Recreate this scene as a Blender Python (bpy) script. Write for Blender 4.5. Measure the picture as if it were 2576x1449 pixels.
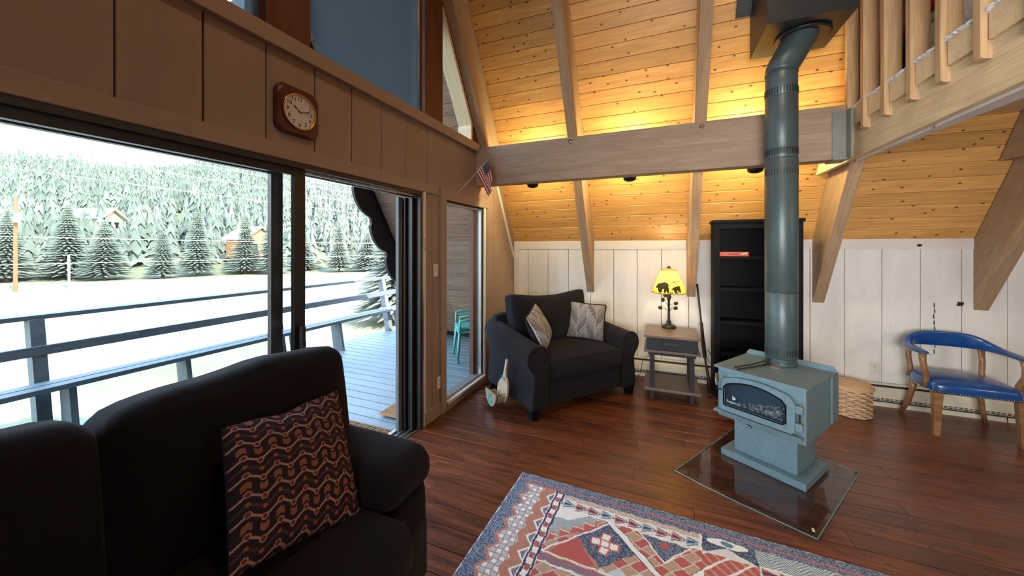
import bpy, bmesh, math, random
import numpy as np
from mathutils import Vector, Matrix
for o in list(bpy.data.objects): bpy.data.objects.remove(o)
S = bpy.context.scene; C = S.collection
R = math.radians; PI = math.pi
rnd = random.Random(7)

# ------------------------------------------------------------------ camera, sky, sun, exposure
cam_d = bpy.data.cameras.new('camera'); cam = bpy.data.objects.new('camera', cam_d); C.objects.link(cam)
cam.location = (0, 0, 1.55); cam.rotation_euler = (R(90), 0, R(22.3))
cam_d.sensor_width = 36; cam_d.lens = 902/2576*36; cam_d.shift_y = -102.5/2576; cam_d.clip_start = .05; cam_d.clip_end = 2000
S.camera = cam
S.view_settings.view_transform = 'Standard'; S.view_settings.look = 'None'
S.view_settings.gamma = 1; S.view_settings.use_curve_mapping = False; S.view_settings.exposure = 0.3
S.cycles.use_denoising = True
S.cycles.max_bounces = 9; S.cycles.diffuse_bounces = 5; S.cycles.transparent_max_bounces = 12
S.cycles.sample_clamp_indirect = 6.0; S.cycles.caustics_reflective = False; S.cycles.caustics_refractive = False
W = bpy.data.worlds.new('sky'); S.world = W; W.use_nodes = True
nt = W.node_tree; nt.nodes.clear()
bg = nt.nodes.new('ShaderNodeBackground'); wo = nt.nodes.new('ShaderNodeOutputWorld')
tc = nt.nodes.new('ShaderNodeTexCoord'); sx = nt.nodes.new('ShaderNodeSeparateXYZ'); rp = nt.nodes.new('ShaderNodeValToRGB')
nt.links.new(tc.outputs['Generated'], sx.inputs[0]); nt.links.new(sx.outputs['Z'], rp.inputs[0])
rp.color_ramp.elements[0].position = 0.0; rp.color_ramp.elements[0].color = (.82, .92, 1, 1)
rp.color_ramp.elements[1].position = 0.75; rp.color_ramp.elements[1].color = (.36, .58, .93, 1)
nt.links.new(rp.outputs[0], bg.inputs[0]); bg.inputs[1].default_value = 7.5
nt.links.new(bg.outputs[0], wo.inputs[0])
sun_d = bpy.data.lights.new('sun', 'SUN'); sun = bpy.data.objects.new('sun', sun_d); C.objects.link(sun)
sun_d.energy = 13; sun_d.angle = R(.6); sun_d.color = (1, .95, .88)
sun.rotation_euler = Vector((1, -.2, .97)).to_track_quat('Z', 'Y').to_euler()
sun.location = (20, -4, 20)
def area(name, loc, direction, sx_, sy_, power, col):
    d = bpy.data.lights.new(name, 'AREA'); d.shape = 'RECTANGLE'; d.size = sx_; d.size_y = sy_; d.energy = power; d.color = col
    o = bpy.data.objects.new(name, d); C.objects.link(o); o.location = loc
    o.rotation_euler = (-Vector(direction)).to_track_quat('Z', 'Y').to_euler(); return o
# four added fill lights, out of view
area('gable_fill', (6.3, 1.3, 1.7), (-1, .1, -.05), 2.6, 1.8, 12, (.93, .96, 1))
area('side_fill', (.5, -1.88, 1.7), (.2, 1, .03), 2.2, 1.2, 75, (1, .96, .92)).data.spread = R(76)
area('under_loft_fill', (4.2, 1.0, 2.15), (-.15, .35, -1), .6, .6, 25, (1, .8, .58))
area('ridge_fill', (.6, .6, 5.6), (.25, .6, -1), .5, .5, 45, (1, .76, .5))

# ------------------------------------------------------------------ material helpers
MATS = {}
def _new(name):
    m = bpy.data.materials.new(name); m.use_nodes = True; MATS[name] = m
    n = m.node_tree.nodes; return m, n, m.node_tree.links, n['Principled BSDF']
def _coord(n, l, scale, rand=True):
    tc = n.new('ShaderNodeTexCoord'); mp = n.new('ShaderNodeMapping'); mp.inputs['Scale'].default_value = scale
    if rand:
        oi = n.new('ShaderNodeObjectInfo'); mu = n.new('ShaderNodeVectorMath'); mu.operation = 'SCALE'
        mu.inputs[0].default_value = (17.3, 9.1, 13.7); l.new(oi.outputs['Random'], mu.inputs['Scale'])
        ad = n.new('ShaderNodeVectorMath'); l.new(tc.outputs['Object'], ad.inputs[0]); l.new(mu.outputs[0], ad.inputs[1])
        l.new(ad.outputs[0], mp.inputs['Vector'])
    else: l.new(tc.outputs['Object'], mp.inputs['Vector'])
    return mp.outputs[0]
def _noise(n, l, vec, scale, detail=4, dist=0., rough=.55):
    t = n.new('ShaderNodeTexNoise'); t.inputs['Scale'].default_value = scale; t.inputs['Detail'].default_value = detail
    t.inputs['Distortion'].default_value = dist; t.inputs['Roughness'].default_value = rough; l.new(vec, t.inputs['Vector']); return t.outputs['Fac']
def _ramp(n, l, fac, stops):
    r = n.new('ShaderNodeValToRGB'); e = r.color_ramp.elements
    while len(e) < len(stops): e.new(.5)
    for i, (p, c) in enumerate(stops):
        e[i].position = p; e[i].color = (*c, 1) if len(c) == 3 else c
    l.new(fac, r.inputs[0]); return r.outputs[0]
def _mix(n, l, fac, a, b, mode='MIX'):
    m = n.new('ShaderNodeMix'); m.data_type = 'RGBA'; m.blend_type = mode
    for s, v in ((m.inputs[0], fac), (m.inputs[6], a), (m.inputs[7], b)):
        if isinstance(v, (int, float)): s.default_value = v
        elif isinstance(v, tuple): s.default_value = (*v, 1)
        else: l.new(v, s)
    return m.outputs[2]
def _bump(n, l, h, p, strength, dist=.01):
    b = n.new('ShaderNodeBump'); b.inputs['Strength'].default_value = strength; b.inputs['Distance'].default_value = dist
    l.new(h, b.inputs['Height']); l.new(b.outputs[0], p.inputs['Normal']); return b
G3 = lambda v: (v, v, v)
def plain(name, col, rough=.5, metal=0, var=.12, scale=8, bump=0., coat=0, spec=.5):
    m, n, l, p = _new(name); v = _coord(n, l, (1, 1, 1)); f = _noise(n, l, v, scale, 5)
    c = _ramp(n, l, f, [(.3, tuple(x*(1-var) for x in col)), (.7, tuple(min(1, x*(1+var)) for x in col))])
    l.new(c, p.inputs['Base Color']); p.inputs['Roughness'].default_value = rough; p.inputs['Metallic'].default_value = metal
    p.inputs['Coat Weight'].default_value = coat; p.inputs['Specular IOR Level'].default_value = spec
    if bump: _bump(n, l, _noise(n, l, v, scale*9, 4), p, bump, .004)
    return m
def wood(name, light, dark, rough=.45, knots=.5, knotcol=(.10, .04, .015), bump=.15, rings=1., saw=0., vary=.16, coat=0., kscale=(5.5, 8.5, 8.5)):
    m, n, l, p = _new(name)
    v = _coord(n, l, (1, 1, 1))
    def mp(sc):
        q = n.new('ShaderNodeMapping'); q.inputs['Scale'].default_value = sc; l.new(v, q.inputs[0]); return q.outputs[0]
    g1 = _noise(n, l, mp((.9, 9, 9)), 1.6*rings, 5, 1.6); g2 = _noise(n, l, mp((2.5, 75, 75)), 1.5, 3, .3)
    c = _ramp(n, l, g1, [(.32, dark), (.5, tuple((a+b)/2 for a, b in zip(light, dark))), (.66, light)])
    c2 = _mix(n, l, .35, c, _ramp(n, l, g2, [(.35, G3(.55)), (.65, G3(1.15))]), 'MULTIPLY')
    if knots:
        vo = n.new('ShaderNodeTexVoronoi'); vo.voronoi_dimensions = '2D'; vo.inputs['Scale'].default_value = 1.0; vo.inputs['Randomness'].default_value = 1
        l.new(mp(kscale), vo.inputs['Vector'])
        k = _ramp(n, l, vo.outputs['Distance'], [(.03, G3(1)), (.06, G3(.75)), (.085, G3(0))])
        th = n.new('ShaderNodeSeparateColor'); l.new(vo.outputs['Color'], th.inputs[0])
        gt = n.new('ShaderNodeMath'); gt.operation = 'LESS_THAN'; gt.inputs[1].default_value = knots; l.new(th.outputs[0], gt.inputs[0])
        ml = n.new('ShaderNodeMath'); ml.operation = 'MULTIPLY'; l.new(k, ml.inputs[0]); l.new(gt.outputs[0], ml.inputs[1])
        c2 = _mix(n, l, ml.outputs[0], c2, knotcol)
    oi = n.new('ShaderNodeObjectInfo'); mr = n.new('ShaderNodeMapRange'); mr.inputs[3].default_value = 1-vary; mr.inputs[4].default_value = 1+vary*.6
    l.new(oi.outputs['Random'], mr.inputs[0])
    hs = n.new('ShaderNodeHueSaturation'); l.new(c2, hs.inputs['Color']); l.new(mr.outputs[0], hs.inputs['Value'])
    l.new(hs.outputs[0], p.inputs['Base Color'])
    rr = n.new('ShaderNodeMapRange'); rr.inputs[3].default_value = rough*.8; rr.inputs[4].default_value = min(1, rough*1.3); l.new(g1, rr.inputs[0]); l.new(rr.outputs[0], p.inputs['Roughness'])
    p.inputs['Coat Weight'].default_value = coat; p.inputs['Coat Roughness'].default_value = .12
    h = g2
    if saw:
        w = n.new('ShaderNodeTexWave'); w.inputs['Scale'].default_value = 38; w.inputs['Distortion'].default_value = 1.2; w.bands_direction = 'DIAGONAL'
        l.new(v, w.inputs[0]); mm = n.new('ShaderNodeMath'); mm.operation = 'MULTIPLY_ADD'; mm.inputs[1].default_value = saw
        l.new(w.outputs['Fac'], mm.inputs[0]); l.new(g2, mm.inputs[2]); h = mm.outputs[0]
    _bump(n, l, h, p, bump, .006)
    return m
def whitewash(name, col=(.77, .755, .74)):
    m, n, l, p = _new(name); v = _coord(n, l, (1, 1, 1))
    def mp(sc):
        q = n.new('ShaderNodeMapping'); q.inputs['Scale'].default_value = sc; l.new(v, q.inputs[0]); return q.outputs[0]
    g = _noise(n, l, mp((.8, 3, 3)), 2, 5); st = _noise(n, l, mp((7, 26, 26)), 2.2, 6, 0, .7)
    c = _ramp(n, l, g, [(.3, tuple(x*.86 for x in col)), (.7, col)])
    fl = _ramp(n, l, st, [(.64, G3(0)), (.72, G3(.75))])
    c = _mix(n, l, fl, c, (.33, .25, .2))
    vo = n.new('ShaderNodeTexVoronoi'); vo.voronoi_dimensions = '2D'; vo.inputs['Scale'].default_value = 1; l.new(mp((1.5, 3.5, 3.5)), vo.inputs['Vector'])
    k = _ramp(n, l, vo.outputs['Distance'], [(0, G3(.35)), (.05, G3(.1)), (.075, G3(.8)), (.09, G3(0))])
    se = n.new('ShaderNodeSeparateColor'); l.new(vo.outputs['Color'], se.inputs[0])
    gt = n.new('ShaderNodeMath'); gt.operation = 'LESS_THAN'; gt.inputs[1].default_value = .3; l.new(se.outputs[0], gt.inputs[0])
    ml = n.new('ShaderNodeMath'); ml.operation = 'MULTIPLY'; l.new(k, ml.inputs[0]); l.new(gt.outputs[0], ml.inputs[1])
    c = _mix(n, l, ml.outputs[0], c, (.2, .14, .1))
    l.new(c, p.inputs['Base Color']); p.inputs['Roughness'].default_value = .6
    _bump(n, l, _noise(n, l, mp((2, 60, 60)), 1.5, 3), p, .22, .006); return m
def fabric(name, col, col2, ws=60, bump=.6, rough=.9, sheen=.3, scale2=6):
    m, n, l, p = _new(name); v = _coord(n, l, (1, 1, 1), False)
    w = n.new('ShaderNodeTexWave'); w.inputs['Scale'].default_value = ws; w.inputs['Distortion'].default_value = 2.5; w.inputs['Detail Scale'].default_value = 3; w.bands_direction = 'DIAGONAL'
    l.new(v, w.inputs[0]); f = _noise(n, l, v, scale2, 4)
    c = _mix(n, l, f, col, col2); c = _mix(n, l, .5, c, _ramp(n, l, w.outputs['Fac'], [(.1, G3(.45)), (.8, G3(1.25))]), 'MULTIPLY')
    l.new(c, p.inputs['Base Color']); p.inputs['Roughness'].default_value = rough; p.inputs['Sheen Weight'].default_value = sheen
    p.inputs['Specular IOR Level'].default_value = .15
    _bump(n, l, w.outputs['Fac'], p, bump, .004); return m
def attr(name, rough=.85, bump=.4, bscale=300, trans=0.):
    m, n, l, p = _new(name); a = n.new('ShaderNodeAttribute'); a.attribute_name = 'pattern'
    v = _coord(n, l, (1, 1, 1), False); f = _noise(n, l, v, bscale, 2)
    c = _mix(n, l, .55, a.outputs['Color'], _ramp(n, l, f, [(.3, G3(.7)), (.7, G3(1.25))]), 'MULTIPLY')
    l.new(c, p.inputs['Base Color']); p.inputs['Roughness'].default_value = rough; p.inputs['Specular IOR Level'].default_value = .1
    if bump: _bump(n, l, f, p, bump, .004)
    if trans:
        t = n.new('ShaderNodeBsdfTranslucent'); l.new(a.outputs['Color'], t.inputs[0]); ms = n.new('ShaderNodeMixShader'); ms.inputs[0].default_value = trans
        l.new(p.outputs[0], ms.inputs[1]); l.new(t.outputs[0], ms.inputs[2]); l.new(ms.outputs[0], n['Material Output'].inputs[0])
    return m
def pane(name, tint=(1, 1, 1), rough=0., ior=1.45, haze=0.):
    m, n, l, p = _new(name); n.remove(p)
    t = n.new('ShaderNodeBsdfTransparent'); t.inputs[0].default_value = (*tint, 1); g = n.new('ShaderNodeBsdfGlossy'); g.inputs['Roughness'].default_value = rough
    f = n.new('ShaderNodeFresnel'); f.inputs[0].default_value = ior; ms = n.new('ShaderNodeMixShader')
    ge = n.new('ShaderNodeNewGeometry'); su = n.new('ShaderNodeMath'); su.operation = 'SUBTRACT'; su.inputs[0].default_value = 1; l.new(ge.outputs['Backfacing'], su.inputs[1])
    mu = n.new('ShaderNodeMath'); mu.operation = 'MULTIPLY'; l.new(f.outputs[0], mu.inputs[0]); l.new(su.outputs[0], mu.inputs[1])
    l.new(mu.outputs[0], ms.inputs[0]); l.new(t.outputs[0], ms.inputs[1]); l.new(g.outputs[0], ms.inputs[2])
    l.new(ms.outputs[0], n['Material Output'].inputs[0]); return m
def glow(name, col, st):
    m, n, l, p = _new(name); p.inputs['Base Color'].default_value = (*col, 1); p.inputs['Emission Color'].default_value = (*col, 1); p.inputs['Emission Strength'].default_value = st; return m

pine = wood('pine_ceiling', (.70, .39, .13), (.56, .29, .09), rough=.38, knots=.55, knotcol=(.13, .045, .012), bump=.06)
soffit = wood('pine_soffit', (.33, .2, .13), (.2, .115, .075), rough=.6, knots=.5, bump=.1)
rafterm = wood('rough_sawn_fir', (.46, .32, .20), (.34, .22, .13), rough=.75, knots=0, bump=.5, saw=.5, knotcol=(.13, .07, .035))
beamm = wood('weathered_fir', (.40, .30, .225), (.29, .205, .15), rough=.72, knots=0, bump=.5, saw=.4, knotcol=(.12, .08, .06), vary=.05)
fasciam = wood('pale_fir', (.80, .64, .40), (.68, .52, .31), rough=.5, knots=0, bump=.1, knotcol=(.35, .22, .12), vary=.06)
balm = wood('baluster_fir', (.56, .38, .21), (.40, .26, .14), rough=.65, knots=0, bump=.3, vary=.08)
postm = wood('redwood_post', (.15, .045, .02), (.09, .026, .011), rough=.6, knots=.15, bump=.1)
floorm = wood('floor_planks', (.20, .058, .022), (.06, .016, .008), rough=.32, knots=.4, knotcol=(.04, .015, .01), bump=.18, vary=.3, coat=.12, rings=1.4)
deckm = wood('deck_stain', (.22, .275, .29), (.16, .205, .22), rough=.5, knots=0, knotcol=(.15, .18, .19), bump=.12, vary=.1)
benchm = wood('bench_stain', (.15, .175, .185), (.105, .125, .135), rough=.55, knots=0, knotcol=(.15, .16, .17), bump=.15, vary=.1)
wash = whitewash('whitewashed_boards'); washtrim = whitewash('painted_trim', (.72, .68, .64))
dark = plain('dark_gap', (.025, .018, .014), .9)
bronze = plain('bronze_aluminium', (.05, .043, .042), .4, .6, .1)
silver = plain('mill_aluminium', (.42, .45, .45), .38, .8, .1)
greym = plain('grey_rubber', (.16, .17, .17), .6, 0)
glass = pane('window_glass', (.97, .99, .985))
sofam = fabric('brown_chenille', (.008, .006, .008), (.013, .0095, .011), 110, .35, 1, .05)
armm = fabric('charcoal_chenille', (.011, .009, .013), (.02, .017, .023), 48, .9, 1, .04)
blackwood = plain('black_paint', (.004, .0045, .007), .6, 0, .2, 4, spec=.12)
stovem = plain('stove_enamel', (.15, .24, .28), .5, .25, .1, 30, .25)
pipem = plain('stove_pipe', (.07, .105, .115), .42, .35, .12, 3)
boxm = plain('flue_box_black', (.014, .017, .022), .45, .1, .1)
irons = plain('iron', (.035, .035, .04), .45, .6)
chrome = plain('chrome', (.6, .58, .55), .2, 1)
brass = plain('brass', (.65, .42, .15), .3, 1)
steel = plain('galvanised', (.22, .24, .22), .5, .5)
bluel = plain('blue_leather', (.006, .062, .26), .3, 0, .15, 5, .15, coat=.3)
oak = wood('chair_wood', (.33, .18, .085), (.2, .1, .045), rough=.35, knots=0, bump=.08, coat=.2)
nailm = plain('nail_brass', (.6, .5, .38), .35, .9)
tabletop = wood('taupe_veneer', (.17, .115, .09), (.12, .08, .062), rough=.35, knots=0, bump=.04, vary=.03)
tabledark = plain('hammered_black', (.014, .015, .022), .5, 0, .3, 30, .8)
splint = wood('wicker_splint', (.68, .47, .29), (.52, .33, .19), rough=.55, knots=0, bump=.3, vary=.2)
plasticw = plain('ivory_plastic', (.66, .62, .54), .4)
heatm = plain('heater_enamel', (.66, .63, .52), .45, 0, .05)
teal = plain('teal_plastic', (.09, .42, .34), .4)
coir = plain('coir', (.33, .19, .09), .95, 0, .35, 60, 1)
carpetw = plain('white_carpet', (.75, .76, .78), .95, 0, .15, 40, 1)

# ------------------------------------------------------------------ mesh helpers
def obj(name, bm, mat, parent=None, loc=None, smooth=False, **props):
    if isinstance(bm, bpy.types.Mesh): me = bm
    else:
        me = bpy.data.meshes.new(name); bmesh.ops.recalc_face_normals(bm, faces=bm.faces[:]); bm.to_mesh(me); bm.free()
    if mat is not None and not me.materials: me.materials.append(mat)
    if smooth: me.shade_smooth()
    o = bpy.data.objects.new(name, me); C.objects.link(o)
    if parent is not None: o.parent = parent
    if loc is not None: o.location = loc
    for k, v in props.items(): o[k] = v
    return o
def thing(name, label, cat, loc=(0, 0, 0), rz=0, group=None):
    o = bpy.data.objects.new(name, None); C.objects.link(o); o.location = loc; o.rotation_euler = (0, 0, rz)
    o['label'] = label; o['category'] = cat; o.empty_display_size = .1
    if group: o['group'] = group
    return o
def tag(o, label, cat, group=None):
    o['label'] = label; o['category'] = cat
    if group: o['group'] = group
    return o
def struct(name, label=None):
    o = bpy.data.objects.new(name, None); C.objects.link(o); o['kind'] = 'structure'
    if label: o['label'] = label
    return o
def box(bm, c, s, rot=None, bev=0.):
    r = bmesh.ops.create_cube(bm, size=1); vs = r['verts']
    bmesh.ops.scale(bm, vec=s, verts=vs)
    if bev:
        es = list({e for v in vs for e in v.link_edges})
        q = bmesh.ops.bevel(bm, geom=es, offset=min(bev, min(s)*.45), segments=2, affect='EDGES', profile=.6); vs = list({v for f in q['faces'] for v in f.verts} | {v for v in vs if v.is_valid})
    if rot is not None: bmesh.ops.transform(bm, matrix=rot, verts=vs)
    bmesh.ops.translate(bm, vec=c, verts=vs); return vs
def bx(x0, x1, y0, y1, z0, z1, bm=None, bev=0.):
    bm = bm or bmesh.new(); box(bm, ((x0+x1)/2, (y0+y1)/2, (z0+z1)/2), (abs(x1-x0), abs(y1-y0), abs(z1-z0)), None, bev); return bm
def prism(pts, a0, a1, axis='x', bm=None):
    """polygon extruded along axis; pts are the two other coordinates in order"""
    bm = bm or bmesh.new()
    def mk(p, a): return {'x': (a, p[0], p[1]), 'y': (p[0], a, p[1]), 'z': (p[0], p[1], a)}[axis]
    A = [bm.verts.new(mk(p, a0)) for p in pts]; B = [bm.verts.new(mk(p, a1)) for p in pts]
    n = len(pts)
    bm.faces.new(A[::-1]); bm.faces.new(B)
    for i in range(n): bm.faces.new((A[i], A[(i+1) % n], B[(i+1) % n], B[i]))
    return bm
def lathe(prof, seg=24, c=(0, 0, 0), bm=None, cap=True):
    bm = bm or bmesh.new(); rows = []
    for r, z in prof: rows.append([bm.verts.new((c[0]+r*math.cos(2*PI*i/seg), c[1]+r*math.sin(2*PI*i/seg), c[2]+z)) for i in range(seg)])
    for a, b in zip(rows, rows[1:]):
        for i in range(seg): bm.faces.new((a[i], a[(i+1) % seg], b[(i+1) % seg], b[i]))
    if cap: bm.faces.new(rows[0][::-1]); bm.faces.new(rows[-1])
    return bm
def tube(pts, r, seg=10, bm=None, cap=True, flat=1.):
    """tube along a path; r number or list"""
    bm = bm or bmesh.new(); pts = [Vector(p) for p in pts]; n = len(pts); rows = []
    rs = r if isinstance(r, (list, tuple)) else [r]*n
    ref = None
    for i, p in enumerate(pts):
        t = (pts[min(i+1, n-1)]-pts[max(i-1, 0)]).normalized()
        if ref is None:
            ref = Vector((0, 0, 1)) if abs(t.z) < .9 else Vector((1, 0, 0))
        u = t.cross(ref).normalized(); w = u.cross(t).normalized(); ref = w
        rows.append([bm.verts.new(p+u*rs[i]*math.cos(2*PI*k/seg)+w*rs[i]*flat*math.sin(2*PI*k/seg)) for k in range(seg)])
    for a, b in zip(rows, rows[1:]):
        for i in range(seg): bm.faces.new((a[i], a[(i+1) % seg], b[(i+1) % seg], b[i]))
    if cap: bm.faces.new(rows[0][::-1]); bm.faces.new(rows[-1])
    return bm
def puffbox(c, s, r=.05, n=10, puff=(0, 0, 0), bm=None, rot=None, fn=None):
    """rounded, softly bulging box"""
    bm = bm or bmesh.new(); t = bmesh.new(); bmesh.ops.create_cube(t, size=2)
    bmesh.ops.subdivide_edges(t, edges=t.edges[:], cuts=n, use_grid_fill=True)
    h = [x/2 for x in s]
    for v in t.verts:
        p = Vector(v.co); q = Vector([math.copysign(abs(p[i])**.8, p[i])*h[i] for i in range(3)])
        inn = Vector([max(-(h[i]-r), min(h[i]-r, q[i])) for i in range(3)]); d = q-inn
        if d.length > 1e-9: q = inn+d.normalized()*r
        a = [1-p[i]**2 for i in range(3)]
        for i in range(3):
            j, k = [x for x in range(3) if x != i]
            q[i] += math.copysign(1, p[i])*abs(p[i])**3*puff[i]*a[j]*a[k]
        if fn: q = Vector(fn(q, p))
        v.co = q
    if rot is not None: bmesh.ops.transform(t, matrix=rot, verts=t.verts[:])
    bmesh.ops.translate(t, vec=c, verts=t.verts[:])
    me = bpy.data.meshes.new('tmp'); t.to_mesh(me); t.free(); bm.from_mesh(me); bpy.data.meshes.remove(me); return bm
_bc = {}
def board(name, parent, o, ux, uy, L, Wd, T, mat, cham=.003, kind=None):
    """a plank whose length runs along its local x: origin o (a corner), ux along the length, uy along the width, thickness towards ux x uy"""
    ux = Vector(ux).normalized(); uy = Vector(uy).normalized(); uz = ux.cross(uy)
    key = (round(L, 3), round(Wd, 4), round(T, 4), mat.name, cham)
    me = _bc.get(key)
    if me is None:
        c = cham; bm = bmesh.new(); pts = [(0, 0), (Wd, 0), (Wd, T-c), (Wd-c, T), (c, T), (0, T-c)]
        A = [bm.verts.new((0, a, b)) for a, b in pts]; B = [bm.verts.new((L, a, b)) for a, b in pts]
        bm.faces.new(A[::-1]); bm.faces.new(B)
        for i in range(6): bm.faces.new((A[i], A[(i+1) % 6], B[(i+1) % 6], B[i]))
        bmesh.ops.recalc_face_normals(bm, faces=bm.faces[:])
        me = bpy.data.meshes.new(name); bm.to_mesh(me); bm.free(); me.materials.append(mat); _bc[key] = me
    ob = bpy.data.objects.new(name, me); C.objects.link(ob); ob.parent = parent
    ob.matrix_local = Matrix(((ux.x, uy.x, uz.x, o[0]), (ux.y, uy.y, uz.y, o[1]), (ux.z, uy.z, uz.z, o[2]), (0, 0, 0, 1)))
    return ob
def timber(name, p0, p1, up, w, d, mat, parent=None, cut=None):
    """beam with local x along p0->p1, width w sideways, depth d along 'up'; p0,p1 on the axis of its lower face"""
    p0, p1 = Vector(p0), Vector(p1); ux = (p1-p0).normalized(); uz = (Vector(up)-ux*Vector(up).dot(ux)).normalized(); uy = uz.cross(ux)
    bm = bmesh.new(); L = (p1-p0).length; box(bm, (L/2, 0, d/2), (L, w, d), None, .006)
    o = obj(name, bm, mat, parent)
    o.matrix_local = Matrix(((ux.x, uy.x, uz.x, p0.x), (ux.y, uy.y, uz.y, p0.y), (ux.z, uy.z, uz.z, p0.z), (0, 0, 0, 1))); return o
def colgrid(name, P, col, mat, parent=None, closed_u=False, smooth=True):
    """grid mesh from array P[v,u,3] and per-vertex colours col[v,u,3]"""
    nv, nu = P.shape[:2]; me = bpy.data.meshes.new(name)
    idx = np.arange(nv*nu).reshape(nv, nu); a = idx[:-1, :-1]; b = idx[:-1, 1:]; c = idx[1:, 1:]; d = idx[1:, :-1]
    F = np.stack([a, b, c, d], -1).reshape(-1, 4)
    if closed_u:
        F = np.concatenate([F, np.stack([idx[:-1, -1], idx[:-1, 0], idx[1:, 0], idx[1:, -1]], -1)])
    me.vertices.add(nv*nu); me.vertices.foreach_set('co', P.reshape(-1).astype(np.float32))
    me.loops.add(F.size); me.loops.foreach_set('vertex_index', F.reshape(-1).astype(np.int32))
    me.polygons.add(len(F)); me.polygons.foreach_set('loop_start', (np.arange(len(F))*4).astype(np.int32)); me.polygons.foreach_set('loop_total', np.full(len(F), 4, np.int32))
    me.update(calc_edges=True)
    ca = me.color_attributes.new('pattern', 'FLOAT_COLOR', 'POINT')
    cc = np.ones((nv*nu, 4), np.float32); cc[:, :3] = col.reshape(-1, 3); ca.data.foreach_set('color', cc.reshape(-1))
    me.materials.append(mat)
    if smooth: me.shade_smooth()
    o = bpy.data.objects.new(name, me); C.objects.link(o); o.parent = parent; return o
def text(name, s, size, mat, parent, M, extrude=.0005, align='CENTER'):
    cu = bpy.data.curves.new(name, 'FONT'); cu.body = s; cu.size = size; cu.extrude = extrude; cu.align_x = align; cu.align_y = 'CENTER'
    t = bpy.data.objects.new(name, cu); C.objects.link(t); bpy.context.view_layer.update()
    me = bpy.data.meshes.new_from_object(t.evaluated_get(bpy.context.evaluated_depsgraph_get())); bpy.data.objects.remove(t); me.materials.clear(); me.materials.append(mat)
    o = bpy.data.objects.new(name, me); C.objects.link(o); o.parent = parent; o.matrix_local = M; return o
def basis(ux, uy, o):
    ux = Vector(ux).normalized(); uy = Vector(uy).normalized(); uz = ux.cross(uy)
    return Matrix(((ux.x, uy.x, uz.x, o[0]), (ux.y, uy.y, uz.y, o[1]), (ux.z, uy.z, uz.z, o[2]), (0, 0, 0, 1)))
XW, YB, SL, YR = -1.88, 4.68, 1.6, 1.345
ceil_z = lambda y: 1.63+SL*(YB-y)
raf_z = lambda y: .967+SL*(YB-y)
ZR = ceil_z(YR); cs = 1/math.hypot(1, SL); sn = SL*cs
XE = 6.4
# ================================================================== THE SETTING
# ---- floor: planks run along x
fl = obj('floor', bx(XW-.12, XE, -2.1, YB+.1, -.12, -.021), dark); fl['kind'] = 'structure'; fl['label'] = 'worn reddish brown plank floor with a satin finish'
pw = .135; y = YB-.002; row = 0
while y > -2.0:
    xs = [XW-.03]; x = XW-.03+rnd.choice([.55, .95, 1.35, 1.75, 2.1])
    while x < 3.9: xs.append(x); x += rnd.choice([1.6, 1.9, 2.3, 2.7])
    xs.append(XE)
    if y < .3: xs = [XW-.03, 2.0, XE]
    for a, b in zip(xs, xs[1:]):
        board('plank', fl, (a, y-pw, -.021-rnd.random()*.0008), (1, 0, 0), (0, 1, 0), b-a-.0025, pw-.003, .021, floorm, .0012)
    y -= pw; row += 1
# ---- back knee wall
wb = obj('wall_back', bx(XW-.1, XE, YB+.02, YB+.12, -.1, 1.9), dark); wb['kind'] = 'structure'; wb['label'] = 'low whitewashed board wall under the pine slope'
xj = [-1.88, -1.675, -1.39, -1.111, -.818, -.53, -.249, .027, .324, .61, .90, 1.19, 1.47, 1.755, 2.045, 2.327, 2.61, 2.904, 3.2, 3.49, 3.78, 4.07, 4.36, 4.65, 4.94, 5.23, 5.52, 5.81, 6.1, 6.39]
for a, b in zip(xj, xj[1:]):
    board('board', wb, (a+.002, YB+.02, 0), (0, 0, 1), (1, 0, 0), 1.53, b-a-.005, .02+rnd.random()*.003, wash, .003).matrix_local = basis((0, 0, 1), (1, 0, 0), (a+.002, YB+.02, 0)) @ Matrix.Diagonal((1, 1, -1, 1))
RX = [(-1.88, -1.78), (-.868, -.772), (.299, .392), (1.487, 1.587), (2.684, 2.784), (3.88, 3.98), (5.07, 5.17)]
for (a, b), (a2, b2) in zip(RX, RX[1:]):
    if b < -1.7: b = XW-.004
    t = obj('trim', bx(0, a2-b-.004, -.014, 0, 0, .105, bev=.002), washtrim, None, (b+.002, YB-.003, 1.527)); t.name = 'trim_1'; t['kind'] = 'structure'
# corner board of the knee wall
o = obj('trim_2', bx(XW, XW+.065, YB-.02, YB-.004, 0, 1.527, bev=.002), washtrim); o['kind'] = 'structure'
# ---- sloped pine ceiling over the knee wall, one board after another in each rafter bay
def slope_sheet(y_sign, x0, x1, t0=.02, t1=.16, ext=0.):
    """solid roof sheet behind the boards. y_sign 1: camera-far slope, -1: mirrored"""
    n = Vector((0, sn, cs)); up = Vector((0, -cs, sn))
    a = Vector((0, YB, 1.63))-up*ext; b = Vector((0, YR, ZR))
    q = [(a+n*t0), (b+n*t0), (b+n*t1+Vector((0, 0, .1))), (a+n*t1)]
    pts = [(v.y, v.z) for v in q]
    if y_sign < 0: pts = [(2*YR-a_, b_) for a_, b_ in pts]
    return prism(pts, x0, x1, 'x')
ce = obj('ceiling', slope_sheet(1, XW-.12, XE), dark); ce['kind'] = 'structure'; ce['label'] = 'steep knotty pine tongue-and-groove slope between rafters'
BW = .131; up = Vector((0, -cs, sn)); nin = Vector((0, -sn, -cs))
nrow = int(3.75/BW)
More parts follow.
